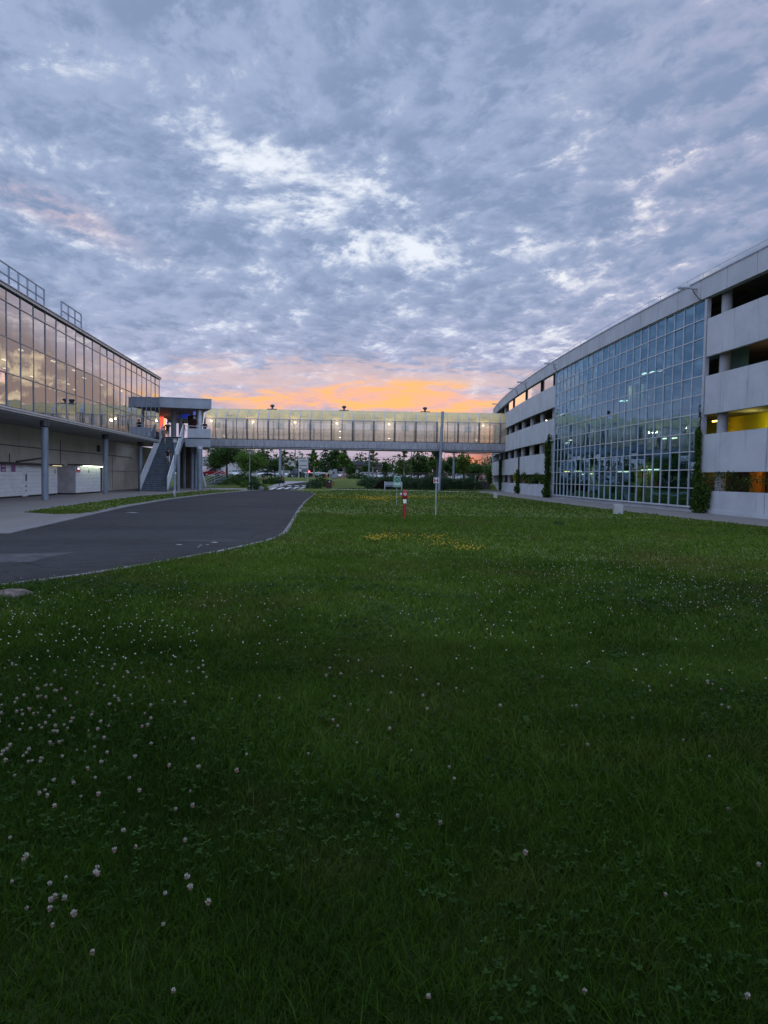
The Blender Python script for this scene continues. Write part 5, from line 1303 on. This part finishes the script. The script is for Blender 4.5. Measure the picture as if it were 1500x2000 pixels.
# ------------------------------------------------------------------ people
SKIN = simple('skin',(.36,.20,.14),.6,var=.05); HAIR = simple('dark_hair',(.015,.012,.010),.6)
def person(loc, rz, label, joints, cloth, height=1.72, scale=1.0):
    """joints: overrides of a standing skeleton (x right, y back, z up, metres); cloth: materials for shirt, legs, shoes"""
    J = dict(pelvis=(0,0,.95), waist=(0,0,1.08), chest=(0,0,1.30), neck=(0,0,1.48), headb=(0,-.01,1.57), headm=(0,-.02,1.64), headt=(0,-.01,1.73),
             ls=(.19,0,1.42), le=(.25,.02,1.14), lw=(.25,-.08,.90), rs=(-.19,0,1.42), re=(-.25,.02,1.14), rw=(-.25,-.08,.90),
             lh=(.10,0,.90), lk=(.11,-.02,.50), la=(.11,.02,.09), lt=(.12,-.16,.03), rh=(-.10,0,.90), rk=(-.11,-.02,.50), ra=(-.11,.02,.09), rt=(-.12,-.16,.03))
    J.update(joints)
    Rr = dict(pelvis=.145,waist=.135,chest=.15,neck=.055,headb=.075,headm=.098,headt=.06,ls=.068,le=.045,lw=.03,rs=.068,re=.045,rw=.03,lh=.095,lk=.062,la=.045,lt=.035,rh=.095,rk=.062,ra=.045,rt=.035)
    E = [('pelvis','waist'),('waist','chest'),('chest','neck'),('neck','headb'),('headb','headm'),('headm','headt'),('chest','ls'),('ls','le'),('le','lw'),('chest','rs'),('rs','re'),('re','rw'),
         ('pelvis','lh'),('lh','lk'),('lk','la'),('la','lt'),('pelvis','rh'),('rh','rk'),('rk','ra'),('ra','rt')]
    for s_ in 'lr':   # palm, four fingers and a thumb on each hand
        e, w = Vector(J[s_+'e']), Vector(J[s_+'w']); d = (w-e).normalized(); side = d.cross(Vector((1,0,0))).normalized(); inn = Vector((-1 if s_ == 'l' else 1,0,0))
        J[s_+'p'] = tuple(w+d*.075); Rr[s_+'p'] = .030; E.append((s_+'w',s_+'p'))
        for k in range(4):
            kn = w+d*.10+side*(.027-.018*k); J[f'{s_}f{k}'] = tuple(kn); J[f'{s_}g{k}'] = tuple(kn+d*(.055-.006*abs(k-1))+inn*.02); Rr[f'{s_}f{k}'] = .010; Rr[f'{s_}g{k}'] = .008
            E += [(s_+'p',f'{s_}f{k}'),(f'{s_}f{k}',f'{s_}g{k}')]
        th = w+d*.04+side*.05; J[s_+'u'] = tuple(th); J[s_+'v'] = tuple(th+d*.04+side*.015); Rr[s_+'u'] = .011; Rr[s_+'v'] = .009; E += [(s_+'w',s_+'u'),(s_+'u',s_+'v')]
    J['nose'] = tuple(Vector(J['headm'])+Vector((0,-.095,-.015))); Rr['nose'] = .016; E.append(('headm','nose'))
    keys = list(J); me = bpy.data.meshes.new('person'); me.from_pydata([J[k] for k in keys], [(keys.index(a),keys.index(b_)) for a, b_ in E], [])
    ob = bpy.data.objects.new('person', me); COL.objects.link(ob)
    md = ob.modifiers.new('skin','SKIN'); md.use_smooth_shade = True; ob.modifiers.new('sub','SUBSURF').levels = 1
    for i, k in enumerate(keys): r = Rr[k]; me.skin_vertices[0].data[i].radius = (r*(1.25 if k in ('chest','waist','pelvis') else 1), r*(.85 if k in ('chest','waist','pelvis') else 1)); me.skin_vertices[0].data[i].use_root = (k == 'pelvis')
    ev = ob.evaluated_get(bpy.context.evaluated_depsgraph_get()); m2 = bpy.data.meshes.new_from_object(ev); ob.modifiers.clear(); ob.data = m2; m2.name = 'person'
    for mt in (SKIN, *cloth[:3]): m2.materials.append(mt)
    bones = [(Vector(J[a]),Vector(J[b_]),a,b_) for a, b_ in E]; idx = []
    for pl_ in m2.polygons:
        c = pl_.center; best = min(bones, key=lambda q: (c-(q[0]+(q[1]-q[0])*max(0,min(1,(c-q[0]).dot(q[1]-q[0])/max(1e-9,(q[1]-q[0]).length_squared))))).length)
        a, b_ = best[2], best[3]
        if b_ in ('waist','chest','ls','rs') or (a in ('ls','rs') and (c-best[0]).length < .6*(best[1]-best[0]).length): k = 1
        elif b_ in ('lh','rh'): k = 2
        elif a in ('lh','rh'): k = 2
        elif a in ('lk','rk'): k = 2 if len(cloth) == 3 else 0
        elif b_ in ('lt','rt'): k = 3
        elif b_ == 'neck': k = 1 if c.z < J['neck'][2]-.05 else 0
        else: k = 0
        if k == 1 and c.z < J['pelvis'][2]+.03: k = 2
        idx.append(k)
    m2.polygons.foreach_set('material_index', idx)
    tag(ob, label, 'person'); ob.location = loc; ob.rotation_euler = (0,0,rz); ob.scale = (scale,)*3
    hb_ = bmesh.new(); bmesh.ops.create_icosphere(hb_, subdivisions=2, radius=.112)
    for v in hb_.verts:
        if v.co.y < -.045 and v.co.z < .05: v.co.y = -.045
        v.co.z = max(v.co.z, -.05); v.co.y *= 1.05
    hm = bpy.data.meshes.new('hair'); hb_.to_mesh(hm); hb_.free(); hm.materials.append(HAIR); ho = bpy.data.objects.new('hair', hm); COL.objects.link(ho); ho.parent = ob; ho.location = Vector(J['headm'])+Vector((0,.015,.03))
    return ob
def fab(n, c): return simple('cloth_'+n, c, .85, var=.12, scale=6)
BK = fab('black',(.012,.012,.014)); NV = fab('navy',(.025,.035,.06)); MR = fab('maroon',(.05,.012,.014)); WH = fab('white',(.60,.60,.60)); PK = fab('pink',(.40,.10,.10)); BL = fab('denim',(.14,.19,.28)); SH = fab('shoe',(.02,.02,.02)); WS = fab('pale_shoe',(.55,.55,.55)); GY = fab('grey',(.07,.07,.08))
walk = dict(lh=(.10,-.02,.90),lk=(.11,-.25,.54),la=(.11,-.36,.12),lt=(.11,-.54,.10),rh=(-.10,.02,.90),rk=(-.11,.12,.48),ra=(-.11,.42,.13),rt=(-.11,.30,.03),le=(.25,.16,1.17),lw=(.24,.12,.92),re=(-.25,-.10,1.16),rw=(-.22,-.30,1.02),chest=(0,-.05,1.30),neck=(0,-.06,1.47),headb=(0,-.09,1.56),headm=(0,-.11,1.63),headt=(0,-.10,1.72),ls=(.19,-.04,1.42),rs=(-.19,-.06,1.42))
b = ground(550.5,951.2); person((b[0],b[1],terrain(*b)+.02),-1.45,'man in a dark maroon shirt and shorts striding over the crosswalk',walk,(MR,NV,SH,1),scale=1.0)
phone = dict(le=(.24,-.05,1.16),lw=(.10,-.30,1.20),re=(-.24,-.05,1.16),rw=(-.06,-.30,1.18),headm=(0,-.06,1.62),lh=(.10,0,.90),lk=(.10,-.10,.50),la=(.10,-.10,.09),lt=(.11,-.28,.03))
b = ground(514,952); person((b[0],b[1],terrain(*b)+.02),1.3,'person in dark clothes standing beside the roadside bush',phone,(BK,BK,SH))
climb = dict(lh=(.10,-.04,.92),lk=(.11,-.26,.66),la=(.11,-.14,.30),lt=(.11,-.32,.24),rk=(-.11,-.02,.50),ra=(-.11,.06,.09),le=(.26,.06,1.18),lw=(.28,-.08,.98),re=(-.26,.02,1.16))
t = .40
p = [sx(t,0)[i]*.42+sx(t,1)[i]*.58 for i in range(3)]; person((xat(328.5,p[1],p[2]),p[1],p[2]+.10),0+math.pi*1.0,'person in a black top and pale shorts climbing the outdoor stairs',climb,(BK,WH,WS,1),scale=1.0)
t = .93; p = [sx(t,0)[i]*.66+sx(t,1)[i]*.34 for i in range(3)]
person((xat(327.5,p[1],p[2]),p[1],p[2]+.1),math.pi,'person in black with elbows spread near the top of the stairs',dict(le=(.40,.05,1.22),lw=(.36,-.12,1.02),re=(-.40,.05,1.22),rw=(-.36,-.12,1.02),lk=(.11,-.2,.62),la=(.11,-.1,.25),lt=(.11,-.28,.2)),(BK,GY,SH))
person((xat(320.5,p[1]-.8,p[2]-.5),p[1]-.8,p[2]-.45),math.pi-.3,'person in pale clothes by the left rail of the stairs',climb,(fab('tan',(.30,.20,.15)),fab('beige',(.30,.24,.20)),WS))
x = xat(400,LY+.65,6); person((x,LY+.65,5.22),.25,'person in dark clothes leaning on the landing rail',dict(le=(.24,-.10,1.16),lw=(.10,-.32,1.14),re=(-.24,-.10,1.16),rw=(-.10,-.32,1.14),chest=(0,-.08,1.29),neck=(0,-.12,1.46),headb=(0,-.16,1.54),headm=(0,-.19,1.60),headt=(0,-.18,1.69),ls=(.19,-.08,1.41),rs=(-.19,-.08,1.41)),(BK,BK,SH))
x = xat(357.5,73,6); person((x,73,5.22),2.6,'person half hidden behind the top of the right stair rail',{},(GY,BK,SH),scale=.97)
for px, Y, rz, lb, cl in ((931.8,103.6,.2,'person in black holding something pale atop the small steps',(BK,BK,SH)),(940.8,104.5,-.2,'person in a pink-red top walking atop the small steps',(PK,BK,SH,1)),(945.8,104.2,.1,'person in a white shirt and jeans atop the small steps',(WH,BL,SH))):
    x = xat(px,Y,2); person((x,Y,terrain(x,Y)+.10),rz,lb,walk if rz < 0 else {},cl)
x = xat(586.5,118,2); person((x,118,terrain(x,118)),2.9,'distant person in dark trousers and a white top by the twin poles',{},(WH,BK,SH))
# ------------------------------------------------------------------ lawn growth: blades, clover leaves, blossoms
def in_poly(x, y, poly):
    P = np.array(poly); n = len(P); r = np.zeros(len(x), bool); j = n-1
    for i in range(n):
        c = ((P[i,1] > y) != (P[j,1] > y)) & (x < (P[j,0]-P[i,0])*(y-P[i,1])/(P[j,1]-P[i,1]+1e-12)+P[i,0]); r ^= c; j = i
    return r
def fx_np(d): return 15.1+(d-74)**2/800.0
def lawn_ok(x, y):
    right = x < fx_np(np.maximum(y,10))-3.85
    left = ~in_poly(x, y, ROAD) & ~in_poly(x, y, FORE)
    m = right & left
    m |= in_poly(x, y, VERGE)
    m &= ~((y > 79.3) & (y < 84.8) & (x < -9.2)) & ~((y > 85.8) & (y < 88.9) & (x > -6.7)) & ~((y > 76) & (x < -6.2))
    return m & (y < 97)
def vnoise(x, y, s, seed=0):
    """smooth value noise on a grid"""
    r = np.random.default_rng(seed); T_ = r.uniform(0,1,(128,128)); u, v = x*s+40, y*s+40
    i, j = np.floor(u).astype(int), np.floor(v).astype(int); a, b_ = u-i, v-j; a = a*a*(3-2*a); b_ = b_*b_*(3-2*b_)
    g = lambda p, q: T_[p%128, q%128]
    return (g(i,j)*(1-a)*(1-b_)+g(i+1,j)*a*(1-b_)+g(i,j+1)*(1-a)*b_+g(i+1,j+1)*a*b_)
def scatter(d0, d1, dens, spread=.62, margin=3.6):
    n = int(dens*(spread*(d1*d1-d0*d0)+2*margin*(d1-d0))); y = RNG.uniform(0,1,n)
    a, b_ = spread, 2*margin; y = (-b_+np.sqrt(b_*b_+4*a*(a*d0*d0+b_*d0+y*(a*(d1*d1-d0*d0)+b_*(d1-d0)))))/(2*a)
    x = RNG.uniform(-1, 1, n)*(spread*y+margin)
    k = lawn_ok(x, y) & ((np.abs(x) < .66*y+.3) | (RNG.random(n) < .55)); return x[k], y[k]
Vs = []; Fs = []; Ts = []; base = 0
for d0, d1, dens, h, w in ((1.4,3.6,11000,.058,.0019),(3.6,7,5200,.060,.0029),(7,14,1500,.062,.0060),(14,30,260,.064,.014),(30,60,34,.066,.034),(60,96,8,.07,.06)):
    x, y = scatter(d0, d1, dens); n = len(x)
    clump = vnoise(x,y,2.2,3)*.6+vnoise(x,y,.5,4)*.7
    hh = h*RNG.uniform(.45,1.25,n)*(.55+.75*clump); tall = RNG.random(n) < .012; hh = np.where(tall, hh*1.9, hh)
    ang = RNG.uniform(0,2*np.pi,n); la = RNG.uniform(0,2*np.pi,n); lean = hh*RNG.uniform(.15,1.5,n)
    ww = w*RNG.uniform(.6,1.35,n)*np.where(np.abs(x) < .66*y+.3, 1.0, 1.5)
    sx_, sy_ = np.cos(ang)*ww, np.sin(ang)*ww; lx, ly = np.cos(la)*lean, np.sin(la)*lean; z0 = -.004
    P = np.stack([np.stack([x-sx_,y-sy_,np.full(n,z0)],1), np.stack([x+sx_,y+sy_,np.full(n,z0)],1),
                  np.stack([x-sx_*.8+lx*.35,y-sy_*.8+ly*.35,hh*.62],1), np.stack([x+sx_*.8+lx*.35,y+sy_*.8+ly*.35,hh*.62],1), np.stack([x+lx,y+ly,hh],1)],1)
    idx = np.arange(n)[:,None]*5+base
    Fs.append(np.concatenate([idx+[0,1,3],idx+[0,3,2],idx+[2,3,4]])); Vs.append(P.reshape(-1,3)); base += 5*n
    tt = RNG.uniform(0,1,n)*.7+vnoise(x,y,.9,8)*.3; Ts.append(np.repeat(tt,5))
# loose tufts of longer, paler grass left by the mower
x, y = scatter(2.0, 24, .9); n = len(x); m = 26
cx, cy = np.repeat(x,m)+RNG.normal(0,.035,n*m), np.repeat(y,m)+RNG.normal(0,.035,n*m); q = n*m
hh = RNG.uniform(.05,.135,q); an = RNG.uniform(0,6.28,q); la = RNG.uniform(0,6.28,q); le = hh*RNG.uniform(.2,.9,q); ww = .0022*np.clip(np.repeat(y,m)/4,1,4)*RNG.uniform(.7,1.3,q)
sx_, sy_, lx, ly = np.cos(an)*ww, np.sin(an)*ww, np.cos(la)*le, np.sin(la)*le
P = np.stack([np.stack([cx-sx_,cy-sy_,np.zeros(q)],1), np.stack([cx+sx_,cy+sy_,np.zeros(q)],1), np.stack([cx-sx_*.8+lx*.35,cy-sy_*.8+ly*.35,hh*.62],1), np.stack([cx+sx_*.8+lx*.35,cy+sy_*.8+ly*.35,hh*.62],1), np.stack([cx+lx,cy+ly,hh],1)],1)
idx = np.arange(q)[:,None]*5+base; Fs.append(np.concatenate([idx+[0,1,3],idx+[0,3,2],idx+[2,3,4]])); Vs.append(P.reshape(-1,3)); base += 5*q; Ts.append(np.repeat(RNG.uniform(.55,.93,q),5))
def grass_mat():
    m, nt, b, out = new_mat('grass_blade'); L = nt.links
    at_ = nt.nodes.new('ShaderNodeAttribute'); at_.attribute_name = 'tint'; t = S(nt, at_.outputs['Fac'])
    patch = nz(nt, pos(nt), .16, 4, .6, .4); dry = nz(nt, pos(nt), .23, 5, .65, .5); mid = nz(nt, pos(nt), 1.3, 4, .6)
    sy = nt.nodes.new('ShaderNodeSeparateXYZ'); L.new(pos(nt), sy.inputs[0]); far_bright = (S(nt, sy.outputs[1]) + (patch-.5)*40.0).ramp(0, 17)  # darkening of the near blades is painted in, fading out with distance
    c = cmix(nt, (t*.5+patch*.75+mid*.5-.40).ramp(.12,.82), cmix(nt, far_bright, (.007,.022,.001), (.042,.087,.007)), cmix(nt, far_bright, (.040,.088,.006), (.105,.17,.022)))
    c = cmix(nt, (t-.86).ramp(0,.06)*.8, c, (.10,.085,.035))
    c = cmix(nt, dry.ramp(.50,.70)*.65, c, (.095,.080,.024))
    L.new(c, b.inputs['Base Color']); b.inputs['Roughness'].default_value = .65; b.inputs['Specular IOR Level'].default_value = .08
    tr = nt.nodes.new('ShaderNodeBsdfTranslucent'); L.new(c, tr.inputs[0]); mx = nt.nodes.new('ShaderNodeMixShader'); mx.inputs[0].default_value = .35
    L.new(b.outputs[0], mx.inputs[1]); L.new(tr.outputs[0], mx.inputs[2]); L.new(mx.outputs[0], out.inputs[0]); return m
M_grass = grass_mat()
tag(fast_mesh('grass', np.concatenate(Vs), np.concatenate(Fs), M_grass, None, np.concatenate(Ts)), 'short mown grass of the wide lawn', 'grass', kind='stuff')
# clover leaves: three rounded leaflets on a short stalk
x, y = scatter(1.5, 11, 260); cm = vnoise(x,y,.55,21)*.6+vnoise(x,y,1.7,22)*.4; k = cm > .47; x, y = x[k], y[k]; n = len(x)
z = RNG.uniform(.018,.05,n); r = RNG.uniform(.007,.013,n)*np.clip(y/5,1,1.8); a0 = RNG.uniform(0,6.28,n); Vs = []; Fs = []; Ts = []
tn = RNG.uniform(0,1,n)
for q in range(3):
    a = a0+q*2.094; ca, sa = np.cos(a), np.sin(a); tl = RNG.uniform(-.25,.5,n)
    pts = [(0,0),(.75,-.62),(1.5,-.5),(1.75,0),(1.5,.5),(.75,.62)]
    P = np.stack([np.stack([x+r*(u*ca-v*sa), y+r*(u*sa+v*ca), z+r*u*tl],1) for u, v in pts],1)
    Vs.append(P.reshape(-1,3)); Ts.append(np.repeat(tn,6))
V = np.concatenate(Vs); F = np.arange(len(V)).reshape(-1,6)
tag(fast_mesh('clover_leaves', V, F, leafmat('clover_leaf',(.010,.030,.004),(.026,.064,.010),2.0,.25), None, np.concatenate(Ts)), 'low clover leaves among the grass', 'clover', kind='stuff')
# a few broad dandelion and dock leaves
x, y = scatter(1.6, 6, 1.0); Vs = []; Ts = []
for i in range(len(x)):
    m = random.randint(3,6); a1 = random.uniform(0,6.28)
    for q in range(m):
        a = a1+q*6.28/m+random.uniform(-.4,.4); L_ = random.uniform(.045,.09); w_ = L_*random.uniform(.14,.26); up_ = random.uniform(.2,.7); tt_ = random.random()
        ca, sa = math.cos(a), math.sin(a)
        for u, v, zz in ((0,0,.01),(.4,-1,.6),(.75,-.9,.9),(1,0,.8),(.75,.9,.9),(.4,1,.6)):
            Vs.append((x[i]+L_*u*ca-w_*v*sa, y[i]+L_*u*sa+w_*v*ca, .01+L_*up_*zz)); Ts.append(tt_)
tag(fast_mesh('broad_weed_leaves', Vs, np.arange(len(Vs)).reshape(-1,6), leafmat('broad_leaf',(.012,.032,.006),(.036,.068,.010),3,.2), None, Ts), 'broad weed leaves in the lawn', 'weeds', kind='stuff')
# clover blossoms
M_pet = simple('clover_petal', (.33,.305,.255), .7, var=.1, scale=40); M_pet2 = simple('clover_petal_pink', (.17,.105,.075), .7, var=.15, scale=40); M_stalk = simple('clover_stalk', (.022,.045,.010), .8, spec=.05)
def blossom_mesh(seed, spent):
    rg = random.Random(seed); mb = MB(); R_ = .0074; h = rg.uniform(.048,.080); lx = rg.uniform(-.02,.02)
    mb.mat(2).tube([(0,0,0),(lx*.4,0,h*.5),(lx,0,h-.006)],.0012,5)
    nP = 54
    for k in range(nP):
        t = (k+.5)/nP; ph = k*2.39996; zc = 1-2*t*(.92 if not spent else .97)
        if zc < -.62 and not spent: continue
        s_ = math.sqrt(max(0,1-zc*zc)); d = Vector((s_*math.cos(ph), s_*math.sin(ph), zc)); 
        if zc < -.1: d = (d+Vector((0,0,-.35))).normalized()
        c = Vector((lx,0,h)); L_ = R_*rg.uniform(.65,1.5)*(1.0 if zc > -.1 else 1.1); u = d.cross(Vector((.3,.2,1))).normalized()*R_*.15; v = d.cross(u).normalized()*R_*.14
        tip = c+d*L_+Vector((0,0,R_*.25*(1 if zc > -.1 else 0)))
        mb.mat(1 if (zc < (-.05 if not spent else .35)) else 0).add([c+d*R_*.25-u, c+d*R_*.25+u, c+d*L_*.8+u*1.1+v, tip, c+d*L_*.8-u*1.1+v], [(0,1,2,3,4)])
    me_o = mb.build('clover_blossom', [M_pet, M_pet2, M_stalk]); return me_o
protoB = [blossom_mesh(s, s in (3,5,6)) for s in range(7)]
def density(x, y):
    px = 750+FPX*x/np.maximum(y,.1)
    d = .55*vnoise(x,y,.9,31)*vnoise(x,y,.28,32)*2
    left = np.clip((450-px)/420,0,1)*np.clip((9.5-y)/3,0,1)
    d = d*.42+left*(.6+1.9*vnoise(x,y,1.3,33)**1.5)
    d += np.exp(-((y-11.5)/3.2)**2)*np.clip((x+.5)/3,0,1)*1.1*vnoise(x,y,.7,34)
    d += np.clip((y-15)/10,0,1)*.35*vnoise(x,y,.25,35)
    return d
x, y = scatter(1.9, 34, 90, .60); k = RNG.random(len(x)) < np.clip(density(x,y)*.5,0,1)*np.clip(1.15-y/40,.2,1); x, y = x[k], y[k]
order = np.argsort(y); x, y = x[order], y[order]
vis = np.abs(x/y) < .58; vis &= y > 1.95
near = np.where(vis)[0][:300]
first = True
for q, i in enumerate(near):
    src = protoB[random.randrange(7)]
    o = src.copy(); COL.objects.link(o); o.location = (x[i], y[i], 0); o.rotation_euler = (random.uniform(-.2,.2), random.uniform(-.2,.2), random.uniform(0,6.28)); s_ = random.uniform(.75,1.3); o.scale = (s_,)*3
    tag(o, 'single white clover blossom on a thin stalk in the near lawn', 'clover', 'white clover blossoms in the near lawn')
for o in protoB: bpy.data.objects.remove(o)
rest = np.ones(len(x), bool); rest[near] = False; rx, ry = x[rest], y[rest]
# remaining blossoms, further off: one mass of small globes on stalks
ico = [(0,0,1),(.894,0,.447),(.276,.851,.447),(-.724,.526,.447),(-.724,-.526,.447),(.276,-.851,.447),(.724,.526,-.447),(-.276,.851,-.447),(-.894,0,-.447),(-.276,-.851,-.447),(.724,-.526,-.447),(0,0,-1)]
icf = [(0,1,2),(0,2,3),(0,3,4),(0,4,5),(0,5,1),(1,6,2),(2,7,3),(3,8,4),(4,9,5),(5,10,1),(6,7,2),(7,8,3),(8,9,4),(9,10,5),(10,6,1),(6,11,7),(7,11,8),(8,11,9),(9,11,10),(10,11,6)]
def balls(x, y, r, h):
    n = len(x); B = np.array(ico); V = np.stack([x,y,h],1)[:,None,:]+B[None]*r[:,None,None]; F = (np.array(icf)[None]+np.arange(n)[:,None,None]*12).reshape(-1,3); return V.reshape(-1,3), F
x2, y2 = scatter(30, 84, 2.6, .60); k = RNG.random(len(x2)) < np.clip(.15+.75*vnoise(x2,y2,.22,41),0,1)*.9; x2, y2 = x2[k], y2[k]
ax, ay = np.concatenate([rx,x2]), np.concatenate([ry,y2]); n = len(ax)
r = RNG.uniform(.0052,.0085,n)*np.clip(ay/24,1,2.0); V, F = balls(ax, ay, r, RNG.uniform(.06,.105,n))
mi = np.repeat((RNG.random(n) < .25).astype(int), 20)
tag(fast_mesh('clover_blossoms', V, F, [M_pet, M_pet2], None, None, mi), 'white clover in bloom scattered over the far lawn', 'clover', kind='stuff')
# drifts of yellow flowers
pts = []
for px, py, w, h, n in ((738,976,42,5,260),(700,974,60,4,120),(860,973,70,2.5,140),(757,1055,40,6,90),(850,1056,48,6,50),(870,1068,60,8,60),(915,1079,34,4,60),(728,1059,22,5,50),(790,972,40,3,90),(640,972,30,4,50)):
    for _ in range(n):
        q = ground(px+random.gauss(0,w*.5), py+random.gauss(0,h*.5))
        if q[1] < 84: pts.append(q)
P = np.array(pts); ok = lawn_ok(P[:,0],P[:,1]); P = P[ok]; n = len(P); r = RNG.uniform(.010,.015,n)*np.clip(P[:,1]/24,1,2.0); V, F = balls(P[:,0],P[:,1],r,RNG.uniform(.07,.16,n))
tag(fast_mesh('yellow_blossoms', V, F, simple('yellow_petal',(.44,.29,.01),.6,var=.1,scale=30)), 'drifts of small yellow flowers across the lawn', 'flowers', kind='stuff')
